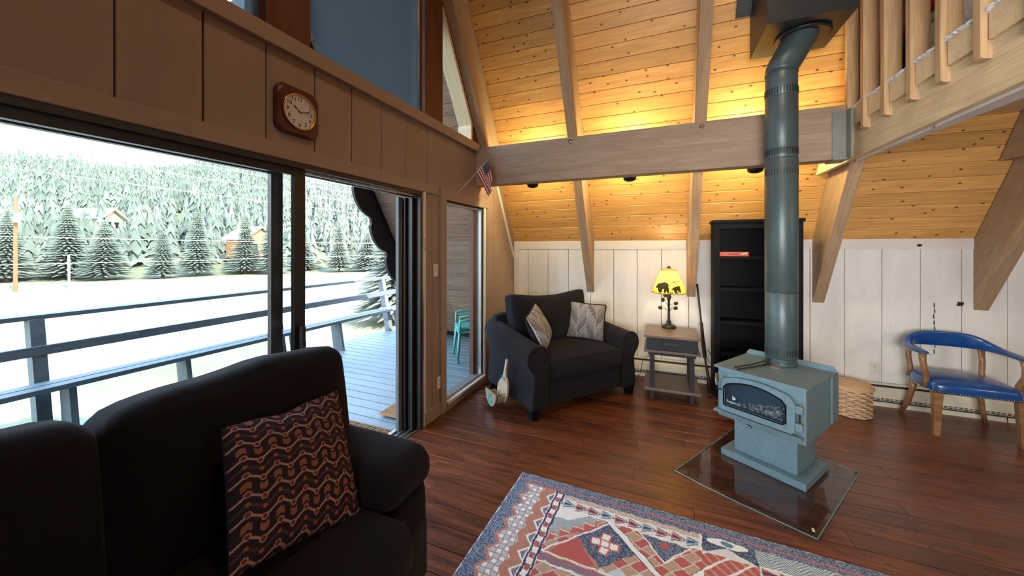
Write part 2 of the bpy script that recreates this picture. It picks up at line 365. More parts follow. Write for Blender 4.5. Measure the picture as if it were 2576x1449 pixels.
for bi, ((a, b), (a2, b2)) in enumerate(zip(RX[:5], RX[1:6])):
    for k in range(nrow if bi < 3 else 16):
        p = Vector((0, YB, 1.63))+up*(k*BW+(.0 if bi != 1 else .012)+(.02 if bi == 3 else 0)-.05)-nin*.02
        # local x along +x, local y along up, z = x cross up = towards (0,-sn,-cs)
        x0_ = XW-.005 if (bi == 0 and k < 9) else b-.01
        board('board', ce, (x0_, p.y, p.z), (1, 0, 0), up, a2+.01-x0_, BW-.0025, .02, pine, .0045)
p = Vector((0, YB, 1.63))+up*(nrow*BW-.05)-nin*.005
t = obj('ceiling_panel', prism([(p.y, p.z), (YR, ZR-.003), (YR, ZR+.03), (p.y+.02, p.z+.015)], XW, 2.684), pine, ce); t['kind'] = 'stuff'
p = Vector((0, YB, 1.63))+up*(16*BW-.05)-nin*.005
t = obj('ceiling_panel', prism([(p.y, p.z), (YR, ZR-.003), (YR, ZR+.03), (p.y+.02, p.z+.015)], 2.684, XE), pine, ce); t['kind'] = 'stuff'
o = obj('ceiling', slope_sheet(-1, XW-.12, XE, 0.), pine); o['kind'] = 'structure'; o['label'] = 'second pine slope on the other side of the ridge'
o = obj('wall_front', bx(XW-.1, XE, 2*YR-YB-.12, 2*YR-YB, -.1, 1.75), wash); o['kind'] = 'structure'
o = obj('wall_right', prism([(2*YR-YB, -.1), (YB, -.1), (YB, 1.63), (YR, ZR), (2*YR-YB, 1.63)], XE, XE+.12), wash); o['kind'] = 'structure'
# ---- rafters
for i, (a, b) in enumerate(RX):
    zt = 6.2
    bm = bmesh.new(); dep = .338
    L = math.hypot((5.9-.90)/SL, 5.9-.90)
    # lower face line: through (YB, .967); local x along the slope up
    p0 = Vector((0, YB+.03, raf_z(YB+.03))) if i else Vector((0, 3.70, raf_z(3.70)))
    L = L if i else L-(YB+.03-3.70)/cs
    box(bm, (L/2, 0, dep/2), (L, b-a, dep), None, .005)
    o = obj('rafter', bm, rafterm); o['kind'] = 'structure'; o['label'] = 'rough sawn sloping rafter'
    ux = up; uz = -nin; uy = uz.cross(ux)
    o.matrix_world = Matrix(((ux.x, uy.x, uz.x, (a+b)/2), (ux.y, uy.y, uz.y, p0.y), (ux.z, uy.z, uz.z, p0.z), (0, 0, 0, 1)))
# ---- cross beam with bolts and hanger plate
bmn = obj('beam', bx(0, 3.215, 0, .135, 0, .418, bev=.005), beamm, None, (XW+.0, 3.53, 2.232)); bmn['kind'] = 'structure'; bmn['label'] = 'thick grey-brown timber beam running in front of the rafters'
for x in (-.82, .345):
    bm = lathe([(.021, 0), (.021, .004)], 20); box(bm, (0, 0, .010), (.022, .022, .012), Matrix.Rotation(.4, 4, 'Z'), .003)
    bmesh.ops.transform(bm, matrix=Matrix.Rotation(PI/2, 4, 'X'), verts=bm.verts[:]); obj('bolt', bm, chrome, bmn, (x-XW, 0, .375), label='shiny steel bolt head')
bm = bx(1.245, 1.335, 3.522, 3.5295, 2.225, 2.60); bx(1.33, 1.345, 3.45, 3.53, 2.225, 2.60, bm); bx(1.245, 1.345, 3.5, 3.66, 2.223, 2.231, bm)
o = obj('beam_hanger_plate', bm, steel, bmn, (-XW, -3.53, -2.232)); o['label'] = 'grey steel joist hanger at the beam end'
# ---- loft: joist with pale fascia, rim boards, carpet edge, balusters
lf = struct('beam_loft', 'loft edge with pale fascia board over the right of the room')
board('fascia_board', lf, (1.352, -1.0, 2.232), (0, 1, 0), (0, 0, 1), 5.25, .35, .001, fasciam)
def yprism(y0, y1, x0, x1, z0, z1): return bx(x0, x1, y0, y1, z0, z1)
lf_x = 1.39
def ljoist(x0, x1, mat, name='joist'):
    ye = YB-(2.235-.967)/SL+.02   # tip at the ceiling
    ye = 4.27
    bm = prism([(0, 0), (ye+1.0, 0), (ye+1.0-.19, .378), (0, .378)], 0, x1-x0, 'x')
    # rebuild with local x along y
    o = obj(name, bm, mat, lf, (x0, -1.0, 2.235)); return o
for c_ in list(lf.children): bpy.data.objects.remove(c_)
def along_y(name, x0, x1, y0, y1, z0, z1, mat, parent, cutback=0.):
    L = y1-y0; w = x1-x0; h = z1-z0
    bm = prism([(0, 0), (L, 0), (L-cutback, h), (0, h)], 0, w, 'y')  # x length, z height, y width
    o = obj(name, bm, mat, parent); o.matrix_local = basis((0, 1, 0), (-1, 0, 0), (x1, y0, z0)); return o
along_y('fascia_board', 1.385, 1.425, -1.2, 4.27, 2.235, 2.612, fasciam, lf, .22)
along_y('joist', 1.427, 1.485, -1.2, 4.24, 2.26, 2.612, rafterm, lf, .2)
along_y('joist', 2.59, 2.682, -1.2, 4.25, 2.26, 2.612, rafterm, lf, .2)
bm = bmesh.new()
pts = [(1.428, 3.62), (1.436, 3.62), (1.535, 2.1), (1.60, .2), (1.43, .2)]
bm = prism([(a, b) for a, b in pts], 2.222, 2.262, 'z'); obj('trim', bm, washtrim, lf, label='white rounded strip under the loft edge')
o = obj('floor_deck', bx(1.40, XE, -2.0, 4.06, 2.613, 2.65), fasciam, lf)
bal_y = [3.542, 3.312, 3.056, 2.797, 2.555, 2.307, 2.05, 1.79, 1.53, 1.27, 1.01, .75]
rail = thing('loft_railing', 'wooden loft railing of flat upright balusters over the right side', 'railing', (1.40, 2.3, 2.65))
bmb = bmesh.new()
def balmesh():
    # x length = up; rounded foot
    w, t, L = .04, .088, 1.35
    pts = [(.012, 0), (L, 0), (L, t), (0, t), (0, .03), (.004, .012)]
    bm = bmesh.new(); A = [bm.verts.new((a, 0, b)) for a, b in pts]; B = [bm.verts.new((a, w, b)) for a, b in pts]
    bm.faces.new(A); bm.faces.new(B[::-1])
    for i in range(6): bm.faces.new((A[i], A[(i+1) % 6], B[(i+1) % 6], B[i]))
    bmesh.ops.recalc_face_normals(bm, faces=bm.faces[:]); me = bpy.data.meshes.new('baluster'); bm.to_mesh(me); bm.free(); me.materials.append(balm); return me
bme = balmesh()
for i, y in enumerate(bal_y):
    o = bpy.data.objects.new('baluster', bme); C.objects.link(o); o.parent = rail
    o.matrix_local = Matrix.Translation((-1.40, -2.3, -2.65)) @ Matrix(((0, 0, 1, 1.345), (0, 1, 0, y), (1, 0, 0, 2.40 if i else 2.33), (0, 0, 0, 1)))
    if i < len(bal_y)-1 or True:
        y1 = y-.01; y0 = (bal_y[i+1] if i+1 < len(bal_y) else y-.26)+.055
        o2 = obj('rim_board', bx(0, .019, 0, y1-y0, 0, .132, bev=.002), fasciam, lf, (1.366, y0, 2.478+rnd.uniform(-.004, .004)))
# carpet edge (fluffy) as one strip
nu = 700; ys = np.linspace(3.56, .6, nu); prof = []
P = np.zeros((7, nu, 3)); rng = np.random.default_rng(3)
for k in range(7):
    an = PI*(k/6)*1.0; P[k, :, 0] = 1.372-.016*np.sin(an)+rng.normal(0, .0018, nu)+.0; P[k, :, 1] = ys; P[k, :, 2] = 2.618+.012*np.cos(an)+rng.normal(0, .0022, nu)+.003*np.sin(ys*23)
co = np.ones((7, nu, 3))*np.array([.8, .81, .84])
fz = attr('carpet_pile', .95, .6, 400)
o = colgrid('carpet_edge', P, co, fz, None); tag(o, 'white frayed carpet edge along the loft floor', 'carpet')
along_y('top_rail', 1.345, 1.435, .5, 3.6, 3.75, 3.8, balm, None).name = 'top_rail'
tr = bpy.data.objects['top_rail']; tr.parent = rail; tr.matrix_local = Matrix.Translation((-1.40, -2.3, -2.65)) @ tr.matrix_local
# bed in the loft, seen in slivers between the balusters
bed = thing('bed', 'bed with red, white and pale blue quilt behind the loft railing', 'bed', (2.4, 2.9, 2.65))
obj('mattress', puffbox((0, 0, .38), (1.3, 1.7, .26), .06, 6), carpetw, bed, smooth=True)
obj('bed_frame', bx(-.68, .68, -.88, .88, .0, .26, bev=.02), blackwood, bed)
obj('quilt', puffbox((.02, 0, .5), (1.36, 1.72, .12), .05, 6, (0, 0, .02)), plain('quilt_blue', (.5, .68, .72), .8), bed, smooth=True)
obj('quilt_band', puffbox((-.2, .35, .57), (.96, .5, .1), .04, 6, (0, 0, .02)), plain('quilt_red', (.5, .03, .05), .8), bed, smooth=True)

# ---- window wall (gable)
wl = struct('wall_left', 'gable wall of wide painted boards with the sliding door and tall windows')
D0, D1, DH = .13, 2.56, 2.022          # slider opening
F0, F1, FB, FT = 2.92, 3.70, .085, 1.99   # fixed window opening
def wseg(y0, y1, z0, z1, name='wall_core'): return obj(name, bx(XW-.12, XW-.02, y0, y1, z0, z1), dark, wl)
YF = 2*YR-YB
washg = whitewash('shaded_gable_boards', (.31, .215, .17)); gtrim = whitewash('shaded_gable_trim', (.34, .238, .188))  # boards are white; the backlit wall's shade is put into these colours
wseg(YF, D0, -.1, 2.69); wseg(D1, F0, -.1, 2.69); wseg(F1, YB, -.1, 2.05); wseg(D0, D1, DH, 2.69); wseg(F0, F1, FT, 2.69); wseg(F0, F1, -.1, FB)
obj('wall_core', prism([(F1, 2.05), (YB, 2.05), (YB-.2, 2.3), (4.02, 2.69), (F1, 2.69)], XW-.12, XW-.02), dark, wl)
# gable infill outside the glazing line on both sides, and above
op = lambda y: 2.85+SL*(3.43-y)
for sgn in (1, -1):
    pts = [(3.43, 2.69), (4.1, 2.69), (YR, ZR+.2), (YR, op(YR)), (3.43, 2.85)]
    if sgn < 0: pts = [(2*YR-a, b) for a, b in pts]
    obj('wall_core', prism(pts, XW-.12, XW-.0), postm, wl)
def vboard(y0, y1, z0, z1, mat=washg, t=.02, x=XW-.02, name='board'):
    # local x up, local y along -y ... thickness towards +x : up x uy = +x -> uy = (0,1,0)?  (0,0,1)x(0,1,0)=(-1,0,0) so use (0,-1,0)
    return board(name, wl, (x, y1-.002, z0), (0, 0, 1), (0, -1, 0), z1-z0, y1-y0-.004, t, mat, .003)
yj = [-1.99, -1.56, -1.28, -1.0, -.72, -.44, -.16, .12, .395, .675, .955, 1.232, 1.514, 1.789, 2.063, 2.339, 2.627, 2.898, 3.176, 3.45]
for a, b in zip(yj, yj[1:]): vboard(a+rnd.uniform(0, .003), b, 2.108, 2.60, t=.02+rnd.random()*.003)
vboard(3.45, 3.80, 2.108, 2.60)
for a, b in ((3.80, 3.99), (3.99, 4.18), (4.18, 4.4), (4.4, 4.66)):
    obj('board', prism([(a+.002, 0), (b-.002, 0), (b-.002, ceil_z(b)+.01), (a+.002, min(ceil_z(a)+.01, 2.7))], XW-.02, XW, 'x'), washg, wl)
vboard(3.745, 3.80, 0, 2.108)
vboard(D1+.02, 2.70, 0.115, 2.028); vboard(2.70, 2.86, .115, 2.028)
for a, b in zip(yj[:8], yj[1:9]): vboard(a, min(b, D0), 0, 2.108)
# horizontal boards: header over the slider, ledge, low kickboard, casings
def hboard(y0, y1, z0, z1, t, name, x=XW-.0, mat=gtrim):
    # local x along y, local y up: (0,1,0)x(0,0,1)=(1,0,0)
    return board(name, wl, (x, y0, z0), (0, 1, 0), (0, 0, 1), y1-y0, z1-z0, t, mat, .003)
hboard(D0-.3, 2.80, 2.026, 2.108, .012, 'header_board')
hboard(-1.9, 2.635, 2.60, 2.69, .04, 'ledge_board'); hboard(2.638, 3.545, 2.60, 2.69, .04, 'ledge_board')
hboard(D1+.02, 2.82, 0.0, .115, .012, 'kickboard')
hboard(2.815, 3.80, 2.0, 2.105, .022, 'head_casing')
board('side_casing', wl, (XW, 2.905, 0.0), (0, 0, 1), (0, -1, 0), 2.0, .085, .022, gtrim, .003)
board('side_casing', wl, (XW, 3.745, 0.0), (0, 0, 1), (0, -1, 0), 2.0, .045, .018, washtrim, .003)
board('door_casing', wl, (XW-.01, 2.575+.02, 0), (0, 0, 1), (0, -1, 0), 2.03, .03, .02, washtrim, .002)
hboard(2.905, 3.71, .0, .07, .03, 'sill_board')
# sloping white trim near the corner
board('sloping_trim', wl, (XW, 4.655, 1.43), Vector((0, -cs, sn)), Vector((0, -sn, -cs)), 1.2, .045, .014, washtrim)
# posts between the tall upper windows
for n_, (a, b) in enumerate(((1.218, 1.473), (2.57, 2.84), (2*YR-2.84, 2*YR-2.57))):
    m_ = obj('post', bx(0, 4.2 if n_ == 0 else 1.62 if 1 else 0, 0, b-a, 0, .16, bev=.004), postm, wl)
    m_.matrix_local = basis((0, 0, 1), (0, 1, 0), (XW+.02, a, 2.69))
# upper windows
def up_window(name, y0, y1, label):
    w = struct(name, label)
    f = .03; pts = lambda a, b: None
    def quad(a, b, z0): return [(a, z0), (b, z0), (b, op(b) if b > YR else op(2*YR-b)), (a, op(a) if a > YR else op(2*YR-a))]
    obj('glass', prism(quad(y0, y1, 2.69), XW-.075, XW-.07), glass, w)
    for a, b in ((y0, y0+f), (y1-f, y1)):
        obj('frame', prism(quad(a, b, 2.69), XW-.10, XW-.04), washtrim, w)
    obj('frame', bx(XW-.10, XW-.04, y0, y1, 2.69, 2.705), washtrim, w)
    return w
up_window('window_1', 1.473, 2.57, 'tall upper gable window behind the lowered blue-grey roller shade')
up_window('window_2', .12, 1.218, 'tall upper gable window left of the centre post')
w3 = struct('window_3', 'narrow triangular gable window beside the sloping rafter')
obj('glass', prism([(2.84, 2.69), (3.43, 2.69), (3.43, 2.85), (2.84, op(2.84))], XW-.085, XW-.08), glass, w3)
# pale reveal boards along the sloping side
for a, b in (((3.43, 2.85), (2.84, op(2.84))),):
    L = math.hypot(b[0]-a[0], b[1]-a[1]); board('reveal', w3, (XW-.15, a[0], a[1]), Vector((0, -cs, sn)), Vector((1, 0, 0)), L, .16, .04, fasciam).matrix_local = basis((0, -cs, sn), (1, 0, 0), (XW-.15, a[0]-.006, a[1]-.004))
obj('reveal', bx(XW-.15, XW+.01, 3.40, 3.43, 2.69, 2.865), fasciam, w3)
# roller shades (screen fabric)
m, n, l, p = _new('shade_screen'); tr_ = n.new('ShaderNodeBsdfTranslucent'); tr_.inputs[0].default_value = (.035, .05, .062, 1)
ms = n.new('ShaderNodeMixShader'); ms.inputs[0].default_value = .6; p.inputs['Base Color'].default_value = (.075, .10, .13, 1); p.inputs['Roughness'].default_value = .7
l.new(p.outputs[0], ms.inputs[1]); l.new(tr_.outputs[0], ms.inputs[2])
tp = n.new('ShaderNodeBsdfTransparent'); m2 = n.new('ShaderNodeMixShader'); m2.inputs[0].default_value = .03; l.new(ms.outputs[0], m2.inputs[1]); l.new(tp.outputs[0], m2.inputs[2]); l.new(m2.outputs[0], n['Material Output'].inputs[0])
shade = m
def screen(y0, y1, label, zb=2.70):
    t = thing('roller_shade', label, 'roller shade', (XW-.03, (y0+y1)/2, zb))
    nu, nv = 40, 40; bm = bmesh.new(); rows = []
    for j in range(nv+1):
        rows.append([bm.verts.new((.008*math.sin(i*.35+j*.08)*(1-j/nv)+.004*math.sin(j*.5), (y0-y1)/2+(y1-y0)*i/nu+(.05*(1-i/nu)**6*math.exp(-((j/nv-.04)/.03)**2) if 1 else 0), 1.54*j/nv)) for i in range(nu+1)])
    for j in range(nv):
        for i in range(nu): bm.faces.new((rows[j][i], rows[j][i+1], rows[j+1][i+1], rows[j+1][i]))
    obj('screen_fabric', bm, shade, t, smooth=True)
    obj('hem_bar', bx(-.004, .004, (y0-y1)/2, (y1-y0)/2, -.002, .012), greym, t)
    return t
screen(1.50, 2.535, 'blue-grey mesh roller shade filling the tall window right of the centre post')
screen(1.05, 1.205, 'blue-grey mesh shade edge in the upper left window beside the centre post')

# ---- sliding door
d1 = struct('door_1', 'sliding patio door with dark bronze frame, right half open')
d1['label'] = 'dark bronze sliding patio door, its right half open'
def part(name, bm, mat, par, **k): return obj(name, bm, mat, par, **k)
xo = XW-.13
part('door_frame', bx(xo, XW+.005, D0, D1, DH-.025, DH+.003), bronze, d1)
part('door_frame', bx(xo, XW+.005, D0, D0+.05, 0, DH-.05), bronze, d1)
jx = [(-2.015, -1.985, 2.46), (-1.975, -1.955, 2.485), (-1.945, -1.925, 2.475), (-1.912, -1.872, 2.515)]
part('door_frame', bx(xo-.02, XW+.003, 2.535, D1+.003, -.02, DH), bronze, d1)
for a, b, yy in jx: part('jamb_rib', bx(a, b, yy, 2.536, 0, DH-.05), bronze, d1)
part('jamb_strip', bx(-2.05, -2.02, 2.33+.09, 2.535, -.02, DH-.05), greym, d1)
part('jamb_strip', bx(-1.9, -1.868, 2.545, 2.562, 0, DH), silver, d1)
part('track_rail', bx(-2.10, XW+.0, D0, 2.535, -.045, -.012), silver, d1, label='silvery aluminium sill track')
for x in (-2.05, -2.0, -1.95, -1.90): part('track_rail', bx(x-.004, x+.004, D0, 2.535, -.012, .008), silver, d1)
for z in (DH-.065, DH-.075): pass
for x in (-2.0, -1.93): part('head_track', bx(x-.004, x+.004, 1.47, 2.535, DH-.04, DH-.025), silver, d1)
# fixed sash (outer) and sliding sash pushed left (inner)
def sash(y0, y1, x, sw=.062, label=None):
    s = obj('sash', bx(x-.015, x+.015, y0, y0+sw, .01, DH-.025), bronze, d1); 
    obj('sash_stile', bx(x-.015, x+.015, y1-sw, y1, .01, DH-.025), bronze, s)
    obj('sash_rail', bx(x-.015, x+.015, y0+sw, y1-sw, DH-.064, DH-.025), bronze, s); obj('sash_rail', bx(x-.015, x+.015, y0+sw, y1-sw, .01, .09), bronze, s)
    obj('glass', bx(x-.002, x+.002, y0+sw-.005, y1-sw+.005, .085, DH-.06), glass, s)
    return s
sash(D0+.05, 1.392, -1.995, .066); s2 = sash(.22, 1.478, -1.925, .066)
h = obj('door_handle', bx(-1.912, -1.87, 1.43, 1.452, .86, 1.1, bev=.006), bronze, s2); 
obj('door_latch', bx(-1.955, -1.93, 1.47, 1.5, .93, 1.0, bev=.004), bronze, s2)
# fixed window
w4 = struct('window_4', 'tall fixed window between the sliding door and the corner')
bm = bx(XW-.10, XW-.03, F0, F0+.035, FB, FT); 
obj('frame', bm, washtrim, w4); obj('frame', bx(XW-.10, XW-.01, F1-.035, F1, FB, FT), silver, w4)
obj('frame', bx(XW-.10, XW-.03, F0+.035, F1-.035, FT-.02, FT), silver, w4); obj('frame', bx(XW-.10, XW-.01, F0+.035, F1-.035, FB, FB+.02), silver, w4)
obj('glass', bx(XW-.07, XW-.066, F0+.03, F1-.03, FB+.015, FT-.015), glass, w4)
obj('frame', bx(XW-.12, XW-.075, F1-.10, F1-.035, FB, FT), postm, w4)
o = obj('sill', bx(XW-.11, XW+.035, F0-.01, F1+.01, FB-.025, FB), washtrim, w4)

# ================================================================== OUTSIDE
# roof overhang with soffit boards, outer bargeboard
XO = -4.0
ro = obj('roof', slope_sheet(1, XO, XW-.12, .02, .2, 2.1), dark); ro['kind'] = 'structure'; ro['label'] = 'roof overhang above the deck with dark pine soffit'
for k in range(-14, 29):
    p = Vector((0, YB, 1.63))+up*(k*BW*1.05)-nin*.02
    board('board', ro, (XO+.03, p.y, p.z), (1, 0, 0), up, XW-.12-XO-.03, BW*1.05-.003, .02, soffit, .004)
o = obj('roof', slope_sheet(-1, XO, XW-.12, 0, .2, 2.1), soffit); o['kind'] = 'structure'
o = obj('roof', slope_sheet(1, XW-.12, XE, .161, .3, 2.1), dark); o['kind'] = 'structure'
o = obj('roof', slope_sheet(-1, XW-.12, XE, .161, .3, 2.1), dark); o['kind'] = 'structure'
# scalloped bargeboard
bm = bmesh.new(); Ls = 8.2; top = []; low = []
ns = 260
for i in range(ns+1):
    s = Ls*i/ns; ph = (s/.62) % 1
    dep = .22+.13*math.sin(PI*ph)**.7*(1 if ph < .86 else .55)
    top.append((s, -.22)); low.append((s, dep))
A = []; 
def bp(s, d, x): q = Vector((x, YB, 1.63))+up*(s-1.9)+nin*d; return bm.verts.new(q)
for x in (XO-.045, XO): A.append(([bp(*t, x) for t in top], [bp(*t, x) for t in low]))
for i in range(ns):
    for (T_, L_) in A: bm.faces.new((T_[i], T_[i+1], L_[i+1], L_[i]))
    bm.faces.new((A[0][1][i], A[0][1][i+1], A[1][1][i+1], A[1][1][i]))
o = obj('trim_3', bm, plain('dark_brown_stain', (.03, .02, .018), .7)); o['kind'] = 'structure'; o['label'] = 'dark scalloped bargeboard along the roof edge'
# deck
dk = obj('floor_deck', bx(-5.1, XW-.13, -1.6, 6.2, -.30, -.135), dark); dk['kind'] = 'structure'; dk['label'] = 'grey-blue stained deck of narrow boards'
y = -1.5
while y < 6.1:
    board('deck_board', dk, (-5.12-rnd.uniform(0, .01), y, -.135), (1, 0, 0), (0, 1, 0), 5.12+XW-.13, .134, .035, deckm, .004); y += .145
# built-in bench with railing back
bn = thing('deck_bench', 'long grey built-in deck bench with two-rail sloping back', 'bench', (-4.85, 3.5, -.1))
def along_y2(name, x0, x1, y0, y1, z0, z1, mat, parent, tilt=0):
    bm = bx(0, y1-y0, 0, x1-x0, 0, z1-z0, bev=.004); o = obj(name, bm, mat, parent)
    o.matrix_local = Matrix.Translation((4.85, -3.5, .1)) @ basis((0, 1, 0), (-1, 0, 0), (x1, y0, z0)) @ Matrix.Rotation(tilt, 4, 'X'); return o
for a, b in ((-1.4, 1.05), (1.055, 4.9), (4.905, 6.1)):
    along_y2('seat_board', -4.82, -4.70, a, b, .335, .378, benchm, bn); along_y2('seat_board', -4.96, -4.835, a, b, .335, .378, benchm, bn)
for a, b in ((-1.4, 2.0), (2.005, 6.1)):
    along_y2('top_rail', -5.26, -5.12, a, b, .905, .945, benchm, bn); along_y2('middle_rail', -5.07, -5.03, a, b, .595, .68, benchm, bn)
for yy in (-1.0, 1.3, 3.44, 5.62):
    obj('post', prism([(-5.22, .91), (-5.10, .91), (-4.86, -.3), (-4.98, -.3)], yy, yy+.085, 'y'), benchm, bn, (4.85, -3.5, .1))
for yy in (.2, 1.42, 2.25, 3.55, 4.26, 5.74):
    obj('leg', prism([(-4.93, .335), (-4.74, .335), (-4.66, -.1), (-4.86, -.1)], yy, yy+.045, 'y'), benchm, bn, (4.85, -3.5, .1))
# ground
ZG = -2.5
m, n, l, p = _new('meadow'); v = _coord(n, l, (1, 1, 1), False); f = _noise(n, l, v, .12, 6); f2 = _noise(n, l, v, 3, 4)
c = _ramp(n, l, f, [(.35, (.115, .122, .055)), (.6, (.17, .145, .085))]); c = _mix(n, l, .4, c, _ramp(n, l, f2, [(.3, G3(.75)), (.7, G3(1.15))]), 'MULTIPLY'); l.new(c, p.inputs['Base Color']); p.inputs['Roughness'].default_value = .95
tl0 = Vector((-66.8, 15)); tdir = Vector((14, 21.4)).normalized(); tn = Vector((-tdir.y, tdir.x))
gx = np.linspace(-330, 40, 150); gy = np.linspace(-200, 330, 160)
GX, GY = np.meshgrid(gx, gy)
def hz(X, Y):
    s = (X-tl0.x)*tn.x+(Y-tl0.y)*tn.y; t = (X-tl0.x)*tdir.x+(Y-tl0.y)*tdir.y
    s1 = np.clip(s-4, 0, None); k = .235+.015*np.sin(t*.11)+.02*np.sin(t*.04+1)
    top = 150+10*np.sin(t*.05)
    z = ZG+k*np.minimum(s1, top)-.2*np.clip(s1-top, 0, None)+.8*np.sin(X*.09)*np.sin(Y*.07)*np.clip(s1/30, 0, 1)
    return z
Z = hz(GX, GY)
P = np.stack([GX, GY, Z], -1)
o = colgrid('ground', P, np.ones(P.shape), MATS['meadow'], None); o['kind'] = 'structure'; o['label'] = 'pale dry meadow rising to a wooded hillside'
rd = obj('road', bx(-21.5, -17, -30, 60, ZG-.05, ZG+.05), plain('gravel', (.6, .57, .52), .95, 0, .1, 3)); rd['kind'] = 'structure'; rd['label'] = 'light gravel track across the meadow'
# conifers
m, n, l, p = _new('spruce_needles'); v = _coord(n, l, (1, 1, 1), True); f = _noise(n, l, v, 1.5, 6, 0, .7)
c = _ramp(n, l, f, [(.3, (.06, .08, .06)), (.5, (.11, .125, .09)), (.68, (.17, .175, .115))]); l.new(c, p.inputs['Base Color']); p.inputs['Roughness'].default_value = .9; spr = m
m, n, l, p = _new('hill_forest'); v = _coord(n, l, (1, 1, 1), False); f = _noise(n, l, v, .16, 6, 0, .75)
c = _ramp(n, l, f, [(.32, (.07, .085, .06)), (.5, (.12, .135, .10)), (.68, (.19, .19, .14))]); l.new(c, p.inputs['Base Color']); p.inputs['Roughness'].default_value = .9; hf = m
bark = plain('bark', (.12, .08, .06), .9, 0, .3, 5, .5)
def conifer(rg, Hh, Rr, layers, seg, spikes=True):
    """ragged tiers of drooping branches"""
    vs, fs = [], []
    for k in range(layers):
        t = k/layers; z0 = Hh*(.06+.94*t); rr = Rr*(1-t)**.85*rg.uniform(.85, 1.12)+.12; hh = Hh/layers*1.9
        a0 = rg.uniform(0, 6.28); b = len(vs); vs.append((0, 0, min(Hh, z0+hh)))
        for i in range(seg):
            a = a0+6.283*i/seg; q = rr*(rg.uniform(.85, 1.15) if i % 2 == 0 else rg.uniform(.45, .6)); vs.append((q*math.cos(a), q*math.sin(a), z0+(rg.uniform(-.1, .1)*hh if i % 2 == 0 else hh*.25)))
        for i in range(seg): fs.append((b, b+1+i, b+1+(i+1) % seg))
    return vs, fs
rg = random.Random(5); protos = []
for k in range(4):
    vs, fs = conifer(rg, 10, 2.3+.25*k, 30, 34); me = bpy.data.meshes.new('crown'); me.from_pydata(vs, [], fs); me.materials.append(spr); protos.append(me)
tm = bpy.data.meshes.new('trunk'); b_ = lathe([(.2, 0), (.14, 4), (.04, 9)], 8); b_.to_mesh(tm); b_.free(); tm.materials.append(bark)
def tree(loc, sc, k, label, group=None):
    t = thing('spruce_tree', label, 'tree', loc, rg.uniform(0, 6), group)
    t.scale = (sc[0], sc[0], sc[1])
    for nm, me in (('crown', protos[k]), ('trunk', tm)):
        o = bpy.data.objects.new(nm, me); C.objects.link(o); o.parent = t
for i in range(24):
    s = -22+i*4.3+rg.uniform(-.7, .7); q = tl0+tdir*s+tn*(rg.uniform(0, 4)+ (2.5 if i % 3 == 0 else 0)); hgt = rg.uniform(.62, 1.0)
    tree((q.x, q.y, ZG+.0+max(0, 0)), (rg.uniform(.85, 1.15), hgt), i % 4, 'tall grey-green spruce in the row along the far edge of the meadow', 'spruces along the meadow edge')
for q, sc in (((-13.5, 16.0), (1.0, .62)), ((-19, 27), (1.1, .8))):
    tree((q[0], q[1], ZG), sc, 1, 'nearer spruce behind the far end of the deck bench' if q[0] > -15 else 'spruce standing in the meadow beyond the nearer one')
# forest on the hill: one mass
vs, fs = [], []
for i in range(8000):
    s = rg.uniform(8, 165); t = rg.uniform(-75, 230); q = tl0+tdir*t+tn*s; z = float(hz(np.array(q.x), np.array(q.y)))
    cv, cf = conifer(rg, rg.uniform(4, 8.5), rg.uniform(.8, 1.5), 4, 8); b = len(vs)
    vs += [(q.x+a, q.y+b2, z+c2-.5) for a, b2, c2 in cv]; fs += [tuple(b+i2 for i2 in f_) for f_ in cf]
me = bpy.data.meshes.new('hillside_forest'); me.from_pydata(vs, [], fs); me.materials.append(hf)
o = bpy.data.objects.new('hillside_forest', me); C.objects.link(o); o['kind'] = 'stuff'; o['label'] = 'pale conifer forest covering the hillside'; o['category'] = 'forest'
# utility pole, wires, cabins
polem = plain('pole_wood', (.30, .10, .04), .8)
up_ = thing('utility_pole', 'reddish wooden utility pole at the far side of the meadow', 'utility pole', (-54, 13.0, ZG))
obj('pole_shaft', lathe([(.14, 0), (.11, 8.6)], 10), polem, up_); obj('transformer', lathe([(.22, 6.3), (.22, 7.1)], 12, (.38, 0, 0)), plasticw, up_)
gp = obj('fence_stake', tube([(0, 0, 0), (-1.1, .3, 3.2)], .09, 6), plain('yellow_guard', (.75, .6, .3), .6), None, (-54, 16.2, ZG)); tag(gp, 'short pale leaning guard stake beside the utility pole', 'stake')
wirem = plain('wire', (.9, .9, .9), .5)
for i, (z0, z1, x) in enumerate(((7.2, 6.2, -22), (6.75, 5.85, -22.6), (5.9, 5.1, -22), (5.2, 4.3, -22.4), (2.35, 2.35, -24), (1.1, 1.3, -26))):
    pts = [(x, -30+100*k/24, z0+(z1-z0)*k/24-.9*(1-((k-12)/12)**2)+.45) for k in range(25)]
    o = obj('power_line', tube(pts, .012, 5), wirem); tag(o, 'thin pale overhead wire crossing the view outside', 'wire', 'overhead wires')
def cabin(loc, rz, w, d, hgt, col, label):
    t = thing('cabin', label, 'house', loc, rz)
    obj('wall', prism([(-d/2, 0), (d/2, 0), (d/2, hgt), (0, hgt+d*.35), (-d/2, hgt)], -w/2, w/2), plain('cabin_'+str(loc[0]), col, .8), t)
    for s in (1, -1): obj('roof', prism([(0, hgt+d*.35+.25), (s*(d/2+.5), hgt-.12), (s*(d/2+.5), hgt+.1), (0, hgt+d*.35+.5)], -w/2-.5, w/2+.5), plasticw, t)
    for k in (-1, 1): obj('window', bx(w/2, w/2+.06, k*d*.22-.5, k*d*.22+.5, hgt*.35, hgt*.75), boxm, t)
q = tl0+tdir*22+tn*9; cabin((q.x, q.y, float(hz(np.array(q.x), np.array(q.y)))+1.0), 0, 5, 4.5, 3, (.6, .25, .1), 'orange-brown cabin among the spruces')
